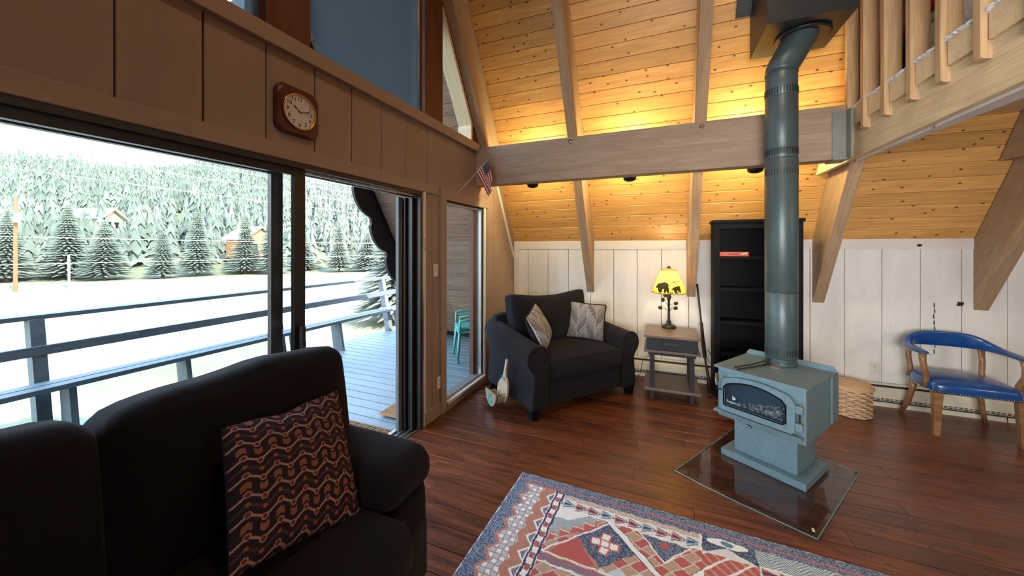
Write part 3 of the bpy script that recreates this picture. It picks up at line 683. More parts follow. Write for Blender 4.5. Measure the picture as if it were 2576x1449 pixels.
q = tl0+tdir*(1)+tn*24; cabin((q.x, q.y, float(hz(np.array(q.x), np.array(q.y)))+2.0), .5, 4.5, 3.5, 2.2, (.6, .42, .2), 'yellow house half hidden high in the trees')
# plastic chairs outside the fixed window, mats on the deck
pc_me = {}
def plastic_chair(loc, rz, label, dz=0):
    t = thing('plastic_chair', label, 'chair', loc, rz, 'stacked teal garden chairs')
    obj('seat', puffbox((0, 0, .43), (.42, .40, .03), .013, 6, (0, 0, -.01)), teal, t, smooth=True)
    bm = bmesh.new()
    tube([(-.2, .18, .43), (-.21, .24, .6), (-.2, .28, .78), (-.14, .29, .81), (.14, .29, .81), (.2, .28, .78), (.21, .24, .6), (.2, .18, .43)], .02, 8, bm)
    obj('back_frame', bm, teal, t, smooth=True)
    obj('backrest', puffbox((0, .262, .66), (.36, .016, .22), .008, 6), teal, t, smooth=True)
    for sx_ in (-1, 1):
        for sy in (-1, 1): obj('leg', tube([(sx_*.19, sy*.17, .43), (sx_*.235, sy*.21, 0)], [.022, .016], 8), teal, t, smooth=True)
        obj('armrest', tube([(sx_*.21, .22, .6), (sx_*.24, 0, .62), (sx_*.23, -.17, .6), (sx_*.2, -.18, .43)], .017, 8), teal, t, smooth=True)
plastic_chair((-2.62, 4.72, -.1), -.9, 'lower teal plastic garden chair of the stack outside the fixed window')
plastic_chair((-2.62, 4.72, -.045), -.9, 'upper teal plastic garden chair of the stack outside the fixed window')
# mats
def mat_grid(name, x0, x1, y0, y1, z, fn, n=6, fr=0.):
    nu = int((x1-x0)*250); nv = int((y1-y0)*250); X, Y = np.meshgrid(np.linspace(x0, x1, nu), np.linspace(y0, y1, nv))
    rg_ = np.random.default_rng(1); Zz = z+rg_.random(X.shape)*.006; Zz[0] = z-.02; Zz[-1] = z-.02; Zz[:, 0] = z-.02; Zz[:, -1] = z-.02
    return colgrid(name, np.stack([X, Y, Zz], -1), fn((X-x0), (Y-y0), x1-x0, y1-y0), attr(name+'_fibre', .95, .8, 500), None, smooth=False)
def greek(X, Y, w, h):
    col = np.ones(X.shape+(3,))*np.array([.42, .24, .11]); e = np.minimum(np.minimum(X, w-X), np.minimum(Y, h-Y))
    b = (e > .025) & (e < .095); lx = np.where((X < .1) | (X > w-.1), Y, X); u = (lx/.07) % 1; vv = (e-.025)/.07
    key = (vv < .16) | ((u < .16)) | ((u > .4) & (vv > .45) & (vv < .62)) | ((u > .4) & (u < .56) & (vv > .45)) | ((vv > .84) & (u > .4))
    col[b & key] = (.05, .04, .035); return col
o = mat_grid('doormat', -2.72, -2.15, 1.75, 2.56, -.085, greek); tag(o, 'brown coir doormat with black key-pattern border at the open door', 'doormat')
o = mat_grid('coir_mat', -2.52, -2.16, 2.74, 3.02, -.06, lambda X, Y, w, h: np.ones(X.shape+(3,))*np.array([.45, .25, .12])); tag(o, 'small shaggy brown boot brush mat beside the door jamb outside', 'mat')

# ================================================================== FURNITURE AND THINGS
def pillow_grid(name, corners, thick, fn, mat, parent, n=110, pinch=.07, back=True, sag=0.):
    """cushion between four corner points (TL, TR, BR, BL in the parent's space)"""
    TL, TR, BR, BL = [np.array(c, float) for c in corners]
    U, V = np.meshgrid(np.linspace(-1, 1, n), np.linspace(-1, 1, n))  # V 1 = top
    nrm = np.cross(TR-TL, TL-BL); nrm /= np.linalg.norm(nrm)
    u = U*(1-pinch*(1-V**2)); v = V*(1-pinch*(1-U**2)); v = v-sag*(V > 0)*V*np.exp(-((U+.15)/.25)**2)
    a = (u+1)/2; b = (v+1)/2
    base = (TL*b[..., None]+BL*(1-b[..., None]))*(1-a[..., None])+(TR*b[..., None]+BR*(1-b[..., None]))*a[..., None]
    t = thick/2*(np.clip((1-U**2)*(1-V**2), 0, 1))**.42*(1+.05*np.sin(5*U+3*V))
    col = fn((U+1)/2, (V+1)/2)
    f = colgrid(name, base+nrm*t[..., None], col, mat, parent)
    if back: colgrid('back_panel', (base-nrm*t[..., None])[:, ::-1], col*0+np.array([.03, .025, .03]), mat, parent)
    e = np.concatenate([base[0], base[1:, -1], base[-1, ::-1][1:], base[::-1, 0][1:-1]])[::4]
    return f, [tuple(x) for x in e]
fabattr = attr('printed_fabric', .85, .35, 250)
# ---- brown sofa against the window wall
sofa = thing('sofa', 'dark brown upholstered sofa with its back to the sliding door', 'sofa', (-1.4, .45, 0))
def sp(name, c, s, r, n=9, puff=(0, 0, 0), rot=None, fn=None, mat=sofam, par=sofa): return obj(name, puffbox((c[0]+1.4, c[1]-.45, c[2]), s, r, n, puff, None, rot, fn), mat, par, smooth=True)
sp('base', (-1.37, .28, .19), (.80, 2.2, .3), .04)
for y0, y1 in ((-.96, -.21), (-.2, .555), (.565, 1.15)):
    sp('seat_cushion', (-1.20, (y0+y1)/2, .40), (.66, y1-y0, .19), .06, 9, (.05, 0, .03))
wob = lambda q, p: (q[0], q[1], q[2]+(.005*math.sin(q[1]*17)+.007*math.sin(q[1]*7+1))*(p[2] > .3))
sp('back_frame', (-1.72, .22, .5), (.17, 2.3, .72), .06)
sp('back_cushion', (-1.60, .965, .74), (.27, .885, .60), .085, 14, (.03, .02, .012), Matrix.Rotation(R(-8), 4, 'Y'), wob)
sp('back_cushion', (-1.60, .125, .745), (.27, .79, .61), .085, 14, (.03, .015, .012), Matrix.Rotation(R(-8), 4, 'Y'), wob)
sp('back_cushion', (-1.60, -.67, .74), (.27, .76, .60), .115, 9, (.03, .03, .018), Matrix.Rotation(R(-8), 4, 'Y'), wob)
sp('arm', (-1.38, 1.29, .28), (.72, .27, .44), .05, 9, (.01, .01, 0))
sp('arm_pad', (-1.37, 1.285, .535), (.76, .34, .19), .088, 12, (.012, .01, .012))
sp('arm', (-1.38, -1.1, .28), (.72, .27, .44), .05); sp('arm_pad', (-1.37, -1.1, .535), (.76, .34, .19), .088)
sp('front_panel', (-1.04, 1.28, .27), (.08, .25, .40), .035, 7, (.012, 0, 0))
for x in (-1.05, -1.68):
    for y in (1.35, -1.15): obj('foot', bx(x+1.4-.03, x+1.4+.03, y-.45-.03, y-.45+.03, 0, .06), blackwood, sofa)
def chevron(U, V):
    col = np.ones(U.shape+(3,))*np.array([.035, .022, .028])
    N = 15.6; M = 5.3; AM = .9
    x = U*M+.2; tri = np.where((x % 1) < .52, (x % 1)/.52, 1-((x % 1)-.52)/.48); w = V*N-tri*AM+.5
    fr = w % 1; k4 = np.floor(w).astype(int) % 4
    cr_ = np.array([.46, .28, .22]); rs = np.array([.30, .12, .07]); dm = np.array([.085, .05, .06]); pl = np.array([.2, .03, .035]); og = np.array([.42, .11, .05])
    col = np.where(((k4 == 1) & (np.abs(fr-.5) < .16))[..., None], dm, col)
    col = np.where(((k4 == 3) & (np.abs(fr-.5) < .34) & (np.abs((x*2 % 1)-.5) > .22))[..., None], rs, col)
    col = np.where((((k4 == 0)|(k4 == 2)) & (np.abs(fr-.5) < .13))[..., None], cr_, col)
    for tc_, tv in ((0.0, 0.), (.52, 1.)):
        dx = ((x-tc_+.5) % 1-.5)/M; wv = V*N-tv*AM+.5; dy = ((wv % 1)-.5)/N; kk = np.floor(wv).astype(int) % 4
        rr = np.hypot(dx, dy); ev = (kk == 0)|(kk == 2)
        col = np.where(((rr < .0215) & ev)[..., None], cr_, col); col = np.where(((rr < .0145) & ev)[..., None], pl, col)
        col = np.where(((rr < .0135) & (kk == 1))[..., None], og, col)
    return col*.72
cu = thing('throw_pillow', 'throw pillow with brown, rust and cream zigzag print on the sofa', 'pillow', (-1.25, .93, .5))
cn = [(-1.385, .755, .93), (-1.41, 1.255, .875), (-1.10, 1.09, .485), (-1.13, .635, .60)]
pillow_grid('cover', [(a+1.25, b-.93, c-.5) for a, b, c in cn], .17, chevron, fabattr, cu, 260, .05, sag=.06)

# ---- charcoal armchair
ac = thing('armchair', 'wide charcoal roll-arm armchair standing in the corner by the fixed window', 'armchair', (-.641, 3.507, 0), R(51.8))
obj('base', puffbox((0, .42, .235), (.95, .82, .27), .02, 5), armm, ac, smooth=True)
obj('seat_cushion', puffbox((0, .315, .43), (.935, .69, .17), .045, 12, (0, .015, .035)), armm, ac, smooth=True)
obj('back_frame', puffbox((0, .83, .47), (1.22, .14, .72), .05, 6), armm, ac, smooth=True)
def bcf(q, p): return (q.x*(1+.02*p.z), q.y, q.z+(-.016*math.cos(p.x*PI)*(p.z > .2)*p.z)+(.015*abs(p.x)**4*(p.z > 0)))
obj('back_cushion', puffbox((0, .665, .755), (.99, .2, .53), .05, 14, (0, .07, 0), None, Matrix.Rotation(R(-11), 4, 'X'), bcf), armm, ac, smooth=True)
def arm_loft(sg):
    def prof(zs, k):
        cx, cz, r = .577, .545+zs, .115*k; pts = [(.47, .09), (.475, .3), (.472, .45+zs*.8)]
        for i in range(15):
            an = R(165-i*(215/14)); pts.append((cx+r*math.cos(an)*1.02, cz+r*math.sin(an)))
        pts += [(.618, .40+zs*.6), (.625, .30), (.638, .18), (.645, .09)]; return pts
    sts = [(-.022, 0, .93, .90), (-.006, 0, 1, .985), (.02, 0, 1, 1)]+[(y, .115*(y/.9)**1.15, 1-.03*y, 1) for y in (.12, .24, .36, .5, .64, .78, .88)]+[(.905, .118, .95, .95), (.915, .118, .9, .8)]
    bm = bmesh.new(); rows = []
    for y, zs, k, sc in sts:
        pr = prof(zs, k); mx, mz = .56, .4; rows.append([bm.verts.new((sg*(mx+(a-mx)*sc), y, max(.09, mz+(b-mz)*sc))) for a, b in pr])
    n_ = len(rows[0])
    for A_, B_ in zip(rows, rows[1:]):
        for i in range(n_): bm.faces.new((A_[i], A_[(i+1) % n_], B_[(i+1) % n_], B_[i]))
    bm.faces.new(rows[0]); bm.faces.new(rows[-1][::-1])
    o = obj('arm', bm, armm, ac, smooth=True)
    pr = prof(0, 1); obj('welt', tube([(sg*a, -.006, b) for a, b in pr], .008, 6), armm, o, smooth=True)
for sg in (-1, 1): arm_loft(sg)
obj('welt', tube([(-.46+.92*i/12, -.018, .508-.03*abs(i/6-1)**3) for i in range(13)], .008, 6), armm, ac, smooth=True)
for xx in (-.6, .6):
    for yy in (.04, .84): obj('foot', prism([(-.045, .095), (.045, .095), (.032, 0), (-.032, 0)], yy-.035, yy+.035, 'y'), blackwood, ac, (xx, 0, 0))
def leaf(U, V):
    rg_ = np.random.default_rng(4); base = np.array([.36, .37, .38])*np.ones(U.shape+(3,))
    K = 4; x = U*K; cell = np.floor(x); fx = x-cell; side = np.where(cell % 2 == 0, fx, 1-fx)
    w = V*9+side*3.2; st = (w*2.6+.25*np.sin(w*5)) % 1; blk = np.floor(w*.5+cell).astype(int) % 3
    dk = np.array([[.05, .03, .045], [.12, .075, .05], [.08, .11, .14]])[blk]; th = np.array([.66, .55, .42])[blk]
    ns_ = rg_.random(U.shape)*.12; col = np.where((st+ns_ < th)[..., None], dk, base)
    col = np.where((np.abs(fx-.0) < .04)[..., None], np.array([.55, .55, .55]), col); return col
def small_pillow(label, c, rz, tilt, roll, size=.43):
    t = thing('throw_pillow', label, 'pillow', c, 0, 'feather print pillows on the armchair')
    M_ = Matrix.Rotation(rz, 4, 'Z') @ Matrix.Rotation(tilt, 4, 'X') @ Matrix.Rotation(roll, 4, 'Y'); h = size/2
    cs_ = [M_ @ Vector(v) for v in ((-h, 0, h), (h, 0, h), (h, 0, -h), (-h, 0, -h))]
    f, e = pillow_grid('cover', [tuple(v) for v in cs_], .17, leaf, fabattr, t, 120, .05)
    obj('piping', tube(e+[e[0]], .010, 6), armm, t, smooth=True)
def acw(x, y, z): return tuple(Matrix.Translation((-.641, 3.507, 0)) @ Matrix.Rotation(R(51.8), 4, 'Z') @ Vector((x, y, z)))
small_pillow('brown and cream feather-print pillow leaning on the armchair arm nearer the window', acw(-.33, .36, .735), R(51.8+38), R(-24), R(-14), .40)
small_pillow('blue-grey feather-print pillow upright in the armchair corner nearer the lamp table', acw(.34, .41, .725), R(51.8-38), R(-18), R(6), .40)

# ---- cutting-board shaped holder leaning on the armchair
wc = thing('wooden_holder', 'paddle-shaped wooden bottle holder with turquoise emblem leaning on the armchair side', 'holder', (-1.418, 3.17, 0), R(-38.2))
paddle = wood('pale_board', (.62, .46, .32), (.5, .35, .23), rough=.5, knots=0, bump=.05, vary=.02); turq = plain('turquoise_paint', (.03, .62, .62), .5)
def paddle_pts():
    pts = []
    for i in range(25): an = R(-235+i*(290/24)); pts.append((.10*math.cos(an), .145+.125*math.sin(an)*(1 if math.sin(an) < 0 else 1.15)))
    pts += [(.022, .30), (.015, .34), (.015, .42), (.011, .44), (0, .447), (-.011, .44), (-.015, .42), (-.015, .34), (-.022, .30)]; return pts
pp = sorted([(.10*math.cos(R(a)), .135+(.125 if a < 0 else .15)*math.sin(R(a))) for a in range(-180, 181, 12)], key=lambda p_: 0)
out = [(.10*math.cos(R(a)), .14+(.12 if a < 0 else .155)*math.sin(R(a))) for a in range(-255, 76, 11)]
out += [(.02, .315), (.015, .345), (.015, .42), (.01, .438), (0, .445), (-.01, .438), (-.015, .42), (-.015, .345), (-.02, .315)]
lean = Matrix.Rotation(R(-9), 4, 'X')
bm = prism(out, -.009, .009, 'y'); bmesh.ops.transform(bm, matrix=Matrix.Translation((0, 0, .02)) @ lean, verts=bm.verts[:]); bkb = obj('back_board', bm, paddle, wc)
fo = [(.11*math.cos(R(a)), .155+.135*math.sin(R(a))) for a in range(-180, 1, 9)]
bm = prism([(a, b+.02) for a, b in fo], -.112, -.098, 'y'); obj('front_board', bm, paddle, wc)
bm = prism([(a*1.0, b+.018) for a, b in fo], -.098, -.092, 'y'); obj('edge', bm, blackwood, wc)
bm = prism([(.098*math.cos(R(a)), .17+.125*math.sin(R(a))) for a in range(-170, -9, 8)]+[(.094*math.cos(R(a)), .17+.121*math.sin(R(a))) for a in range(-10, -171, -8)], -.092, -.004, 'y'); obj('side_wall', bm, paddle, wc)
for sx_ in (-1, 1):
    obj('rod', tube([(sx_*.093, -.10, .155), (sx_*.093, .0, .165)], .003, 6), irons, wc); obj('rod', tube([(sx_*.06, -.10, .065), (sx_*.06, .0, .065)], .003, 6), irons, wc)
for sx_, yy in ((-.03, -.10), (.03, -.10), (-.03, -.005), (.03, -.005)): obj('foot', tube([(sx_, yy, 0), (sx_, yy, .05)], .003, 6), irons, wc)
bm = bmesh.new()
for i in range(12):
    an = i*PI/6; box(bm, (.036*math.cos(an), -.1135, .112+.038*math.sin(an)), (.021, .002, .017), Matrix.Rotation(-an+.5*(i % 2), 4, 'Y'))
obj('emblem', bm, turq, wc, label='turquoise ring emblem')
bm = bmesh.new()
for i, (a, b) in enumerate(((-.028, .272), (-.012, .262), (.006, .254), (.024, .248), (-.02, .255), (.012, .268))): box(bm, (a, -.0155, b), (.016, .002, .014), Matrix.Rotation(.5*i, 4, 'Y'))
bmesh.ops.transform(bm, matrix=Matrix.Translation((0, .0, .02)) @ lean, verts=bm.verts[:]); obj('emblem', bm, turq, wc)

# ---- side table
tb = thing('side_table', 'square end table with taupe top and black drawer between armchair and bookcase', 'table', (.117, 4.147, 0))
obj('top', bx(-.26, .26, -.257, .257, .636, .66, bev=.003), tabletop, tb)
dr = obj('drawer', bx(-.235, .235, -.235, .235, .512, .635, bev=.002), tabledark, tb)
hb = bmesh.new(); box(hb, (0, -.262, .582), (.14, .006, .028), None, .002); box(hb, (-.065, -.248, .582), (.01, .028, .02)); box(hb, (.065, -.248, .582), (.01, .028, .02)); obj('handle', hb, irons, dr)
obj('shelf', bx(-.26, .26, -.257, .257, .488, .511, bev=.002), tabletop, tb); obj('apron', bx(-.22, .22, -.20, .22, .45, .487), tabledark, tb)
for sx_ in (-1, 1):
    for sy in (-1, 1): obj('leg', bx(sx_*.185-.021, sx_*.185+.021, sy*.18-.021, sy*.18+.021, 0, .487, bev=.002), tabledark, tb)
obj('lower_shelf', bx(-.26, .26, -.25, .25, .10, .125, bev=.002), tabletop, tb)
cd = obj('lamp_cord', tube([(.1, 4.42, .655), (.02, 4.43, .60), (.03, 4.45, .42), (-.02, 4.5, .36), (-.18, 4.48, .22), (-.2, 4.45, .08), (-.25, 4.4, .01), (-.2, 4.3, .006)], .003, 6), irons); tag(cd, 'thin dark lamp cord hanging behind the end table', 'cord')
# ---- bear lamp
lp = thing('table_lamp', 'lit table lamp with yellow bear-silhouette shade and pine-cone twigs on the end table', 'lamp', (.10, 4.335, .66))
obj('base', lathe([(.072, 0), (.074, .012), (.066, .026), (.045, .034), (.026, .042), (.022, .055), (.030, .062), (.020, .07), (.014, .09), (.012, .2), (.012, .30), (.018, .305), (.014, .315), (.026, .325), (.018, .335), (.030, .345), (.018, .355), (.026, .366), (.016, .375), (.016, .40)], 24), irons, lp, smooth=True)
twig = plain('twig_iron', (.06, .045, .035), .5, .4); conem = plain('cone_bronze', (.12, .075, .06), .45, .4, .3, 60, .5)
def cone_at(p):
    bm = bmesh.new(); 
    for k in range(7):
        r_ = .016*math.sin(PI*(k+1.2)/8.6)
        for i in range(8):
            an = i*PI/4+k*.39; box(bm, (r_*math.cos(an), r_*math.sin(an), (k-3)*.006), (.009, .009, .006), Matrix.Rotation(an, 4, 'Z') @ Matrix.Rotation(.6, 4, 'Y'))
    return bm
for (sx_, z0, ex, ez, cyv) in ((1, .17, .055, .215, 0), (1, .24, .058, .265, .02), (-1, .18, -.07, .21, 0), (-1, .20, -.048, .30, .01), (-1, .27, -.03, .355, -.01)):
    tw = obj('twig', tube([(0, 0, z0), (ex*.35, cyv, z0+(ez-z0)*.55), (ex*.8, cyv, ez)], .0022, 6), twig, lp)
    bm = cone_at(0); bmesh.ops.transform(bm, matrix=Matrix.Translation((ex*1.25, cyv, ez+.004)) @ Matrix.Rotation(1.2*sx_ if abs(ex) > .05 else .1, 4, 'Y'), verts=bm.verts[:]); obj('pine_cone', bm, conem, tw)
for p0, p1 in (((0, 0, .20), (.045, 0, .23)), ((0, 0, .15), (.04, .01, .25)), ((-.02, 0, .195), (-.075, 0, .245))): obj('twig', tube([p0, p1], .0018, 6), twig, lp)
nu, nv = 420, 120; A_, H_ = np.meshgrid(np.linspace(0, 2*PI, nu, endpoint=False), np.linspace(0, 1, nv))
rad = .178+(.083-.178)*H_; zz = .388+.25*H_; 
P = np.stack([rad*np.cos(A_), rad*np.sin(A_), zz], -1)
sarc = ((A_+PI/2+PI) % (2*PI)-PI)*rad; hz_ = H_*.25
col = np.ones(P.shape)*np.array([.90, .62, .09])
def ell(cx, cy, rx, ry, rot=0):
    dx = sarc-cx; dy = hz_-cy; c_, s_ = math.cos(rot), math.sin(rot); return ((dx*c_+dy*s_)/rx)**2+((-dx*s_+dy*c_)/ry)**2 < 1
def bear(cx, cy, k):
    b = ell(cx, cy+.055*k, .045*k, .027*k)|ell(cx+.018*k, cy+.058*k, .032*k, .03*k)|ell(cx-.045*k, cy+.05*k, .021*k, .018*k)|ell(cx-.065*k, cy+.04*k, .012*k, .009*k)|ell(cx-.04*k, cy+.068*k, .006*k, .007*k)
    for lx, ln, ro in ((-.035, .04, .25), (-.015, .036, -.2), (.022, .036, -.3), (.042, .04, .1)): b |= ell(cx+lx*k+0*ln, cy+.022*k, .011*k, .028*k, ro)
    return b
mask = bear(-.065, .018, 1.22)|bear(.085, .018, .8)|(hz_ < .006)
mask |= (hz_ < .016+.007*np.sin(sarc*90)+.004*np.sin(sarc*230)) & (np.sin(sarc*23+1) > .1) & (hz_ > .009)
mask |= (np.abs(hz_-(.20-.9*np.abs(sarc+.03)*(sarc > -.1))) < .0034) & (sarc > -.06) & (sarc < .1) & (hz_ > .1)
mask |= (np.abs(hz_-(.13-8*(sarc-.07)**2)) < .0034) & (sarc > .02) & (sarc < .14)
mask |= (H_ > .975)
col[mask] = (.02, .018, .015); shm = attr('lamp_shade_paper', .8, 0, 100, trans=.45)
colgrid('lamp_shade', P, col, shm, lp, closed_u=True)
obj('bulb', lathe([(.01, .42), (.028, .46), (.03, .48), (.02, .505), (.003, .512)], 16), glow('bulb_warm', (1, .72, .38), 7), lp, smooth=True)
obj('harp', tube([(.0, 0, .40), (.05, 0, .46), (.055, 0, .55), (.0, 0, .64), (-.055, 0, .55), (-.05, 0, .46), (0, 0, .40)], .002, 6), brass, lp)
bm = cone_at(0); bmesh.ops.translate(bm, vec=(0, 0, .66), verts=bm.verts[:]); obj('finial', bm, conem, lp)
ld = bpy.data.lights.new('bear_lamp_light', 'POINT'); ld.energy = 7.5; ld.color = (1, .78, .45); ld.shadow_soft_size = .03; lo = bpy.data.objects.new('bear_lamp_light', ld); C.objects.link(lo); lo.location = (.10, 4.335, 1.185)
# ---- rifle leaning in the gap
rf = thing('air_rifle', 'dark long gun leaning muzzle up in the gap beside the bookcase', 'rifle', (.49, 4.40, 0))
a = Vector((.0, .0, .02)); b = Vector((-.085, .215, 1.13)); dv = b-a; 
def rp_(t, off=(0, 0, 0)): return a+dv*t+Vector(off)
obj('barrel', tube([rp_(.42), rp_(1)], .010, 10), irons, rf, smooth=True); obj('magazine_tube', tube([rp_(.48, (.0, -.018, 0)), rp_(.8, (0, -.018, 0))], .008, 8), irons, rf)
obj('forearm', tube([rp_(.42, (0, -.008, 0)), rp_(.62, (0, -.008, 0))], .017, 10), wood('gun_stock', (.07, .035, .02), (.045, .02, .012), rough=.35, knots=0), rf, smooth=True)
obj('receiver', tube([rp_(.28), rp_(.43)], .02, 8), irons, rf); obj('stock', tube([rp_(.3), rp_(.2, (.008, 0, 0)), rp_(.08, (.014, 0, 0)), rp_(0, (.014, 0, 0))], [.017, .02, .03, .034], 12, flat=.6), MATS['gun_stock'], rf, smooth=True)
obj('lever', tube([rp_(.36, (.01, -.01, 0)), rp_(.345, (.05, -.015, 0)), rp_(.27, (.075, -.02, 0)), rp_(.235, (.05, -.015, 0)), rp_(.29, (.015, -.01, 0))], .0035, 6), irons, rf)
# ---- bookcase
bc = thing('bookcase', 'tall black open bookcase standing against the knee wall behind the stove pipe', 'bookcase', (.905, 4.375, 0))
H = 1.83; hw = .375; dp = .125
obj('side_panel', bx(-hw, -hw+.02, -dp, dp, 0, H-.03, bev=.002), blackwood, bc); obj('side_panel', bx(hw-.02, hw, -dp, dp, 0, H-.03, bev=.002), blackwood, bc)
obj('stile', bx(-hw, -hw+.05, -dp-.012, -dp, 0, H-.03), blackwood, bc); obj('stile', bx(hw-.05, hw, -dp-.012, -dp, 0, H-.03), blackwood, bc)
obj('rail', bx(-hw+.05, hw-.05, -dp-.012, -dp, H-.09, H-.03), blackwood, bc); obj('rail', bx(-hw+.05, hw-.05, -dp-.012, -dp, 0, .09), blackwood, bc)
obj('top', bx(-hw-.015, hw+.015, -dp-.025, dp, H-.03, H, bev=.004), blackwood, bc); obj('back_panel', bx(-hw+.02, hw-.02, dp-.012, dp-.002, .05, H-.03), blackwood, bc)
for z in (.12, .465, .79, 1.132, 1.458): obj('shelf', bx(-hw+.02, hw-.02, -dp-.004, dp-.012, z-.03, z, bev=.002), blackwood, bc)
mb = thing('matchbox', 'flat red box of long matches on the top shelf of the bookcase', 'box', (.70, 4.30, 1.458))
redc = plain('red_card', (.5, .07, .045), .5); obj('carton', bx(-.14, .14, -.04, .04, 0, .044, bev=.002), redc, mb)
text('lettering', 'MATCHES', .026, boxm, mb, basis((1, 0, 0), (0, 0, 1), (.02, -.0412, .02))); obj('label_patch', prism([(.04, .018), (.125, .04), (.125, .024), (.09, .018)], -.0416, -.0405, 'y'), plasticw, mb)
# ---- wood stove
ST = (.768, 3.12, 0); SA = R(-34)
st = thing('wood_stove', 'blue-grey steel wood stove on a pedestal with a wide glass door', 'stove', (ST[0], ST[1], .012), SA)
obj('pedestal_base', bx(-.253, .26, -.235, .185, 0, .045, bev=.003), stovem, st)
obj('pedestal', bx(-.19, .195, -.168, .15, .045, .30, bev=.003), stovem, st)
dr = obj('ash_drawer', prism([(-.07, .296), (.075, .296), (.075, .262), (.06, .245), (-.07, .245)], -.178, -.168, 'y'), stovem, st)
obj('knob', puffbox((-.09, -.192, .262), (.02, .03, .02), .009, 4), chrome, dr, smooth=True); obj('knob', puffbox((-.082, -.185, .25), (.018, .02, .02), .008, 4), chrome, dr, smooth=True)
obj('firebox', bx(-.262, .27, -.262, .20, .296, .652, bev=.012), stovem, st)
tp_ = bmesh.new(); pr_ = [(-.285, -.262), (-.28, -.285), (.275, -.285), (.285, -.275), (.285, .26), (-.285, .26)]
obj('top_plate', prism(pr_, .652, .662, 'z', tp_), stovem, st)
obj('rear_rail', prism([(-.285, .662), (.285, .662), (.285, .675), (.265, .70), (-.265, .70), (-.285, .675)], .252, .26, 'y'), stovem, st)
obj('heat_shield', bx(.272, .285, .17, .29, .33, .66), stovem, st); obj('heat_shield', bx(-.285, -.272, .17, .29, .33, .66), stovem, st); obj('heat_shield', bx(-.28, .28, .275, .288, .33, .655), stovem, st)
def arch(x0, x1, z0, zs, rise, ch=.03, n=16):
    pts = [(x0, z0+.01), (x0+.01, z0), (x1-.02, z0), (x1, z0+.02), (x1, zs-ch)]
    for i in range(n+1):
        t = 1-i/n; pts.append((x0+(x1-x0)*(.06+.88*t), zs+rise*math.sin(PI*(.06+.88*t))**.8))
    pts.append((x0, zs-ch)); return pts
D = arch(-.235, .222, .358, .578, .046)
Gl = arch(-.20, .172, .404, .535, .052, .015)
def ring(o_, i_, y0, y1):
    """frame between two outlines with equal point counts"""
    bm = bmesh.new(); n_ = len(o_); L4 = [[bm.verts.new((a, y, b)) for a, b in q] for q, y in ((o_, y0), (i_, y0), (i_, y1), (o_, y1))]
    for k in range(4):
        A_, B_ = L4[k], L4[(k+1) % 4]
        for i in range(n_): bm.faces.new((A_[i], A_[(i+1) % n_], B_[(i+1) % n_], B_[i]))
    return bm
door = obj('door', ring(D, Gl, -.296, -.262), stovem, st)
obj('groove', ring([(a*1.04+0, b+(.008 if b > .5 else -.008)) for a, b in Gl], Gl, -.299, -.2965), blackwood, door)
m, n, l, p = _new('firebox_glass'); p.inputs['Base Color'].default_value = (.01, .012, .014, 1); p.inputs['Roughness'].default_value = .06; tb_ = n.new('ShaderNodeBsdfTransparent'); tb_.inputs[0].default_value = (.75, .8, .85, 1)
ms = n.new('ShaderNodeMixShader'); ms.inputs[0].default_value = .8; l.new(p.outputs[0], ms.inputs[1]); l.new(tb_.outputs[0], ms.inputs[2]); l.new(ms.outputs[0], n['Material Output'].inputs[0])
obj('glass', prism(Gl, -.286, -.282, 'y'), m, door)
obj('chamber', bx(-.19, .17, -.2615, -.26, .40, .59), blackwood, st)
bm = bmesh.new(); ash = plain('ash', (.62, .63, .62), .95, 0, .35, 25, .8); r2 = random.Random(2)
for i in range(170):
    xx = r2.triangular(-.12, .16, .13); hh = .036*max(0, (xx+.13)/.28)+.012; box(bm, (xx, r2.uniform(-.279, -.266), .414+r2.uniform(0, hh*1.8)), (.012, .006, .009), Matrix.Rotation(r2.uniform(0, 3), 4, 'Y') @ Matrix.Rotation(r2.uniform(0, 3), 4, 'X'))
o = obj('ash_bed', bm, ash, st); o['kind'] = 'stuff'
whitep = plain('etched_white', (.5, .52, .54), .6)
text('lettering', 'Regency', .026, whitep, door, basis((1, 0, 0), (0, 0, 1), (-.145, -.2865, .43)), .0003)
fl_ = [(-.006, 0), (.004, 0), (.011, .008), (.010, .018), (.004, .026), (.005, .016), (.0, .012), (-.004, .022), (-.006, .032), (-.011, .022), (-.008, .014), (-.012, .008)]
obj('flame_emblem', prism([(a-.139, b+.45) for a, b in fl_], -.2875, -.2865, 'y'), whitep, door)
obj('ash_lip', prism([(-.262, .352), (-.262, .345), (-.315, .338), (-.318, .346), (-.305, .352)], -.268, .262, 'x'), stovem, st)
for z in (.415, .525): obj('hinge', bx(.222, .262, -.294, -.268, z-.028, z+.02, bev=.004), stovem, door); 
for z in (.438, .548): obj('hinge_pin', lathe([(.009, 0), (.009, .006)], 12, (.25, -.283, z-.002)), brass, door)
obj('hinge_rod', tube([(.245, -.283, .39), (.245, -.283, .54)], .005, 8), irons, door)
obj('latch', tube([(-.215, -.30, .505), (-.235, -.31, .505), (-.24, -.315, .52), (-.24, -.315, .54)], .006, 8), irons, door)
obj('spring_handle', tube([(-.24, -.315, .535+i*.0028) for i in range(32)], [.0135-.004*abs(i/16-1)+.002*(i % 2) for i in range(32)], 10), chrome, door, smooth=False)
obj('thermometer', lathe([(.032, 0), (.032, .004), (.03, .006)], 20, (.0, .03, .662)), plain('thermo_disc', (.25, .17, .15), .4), st)
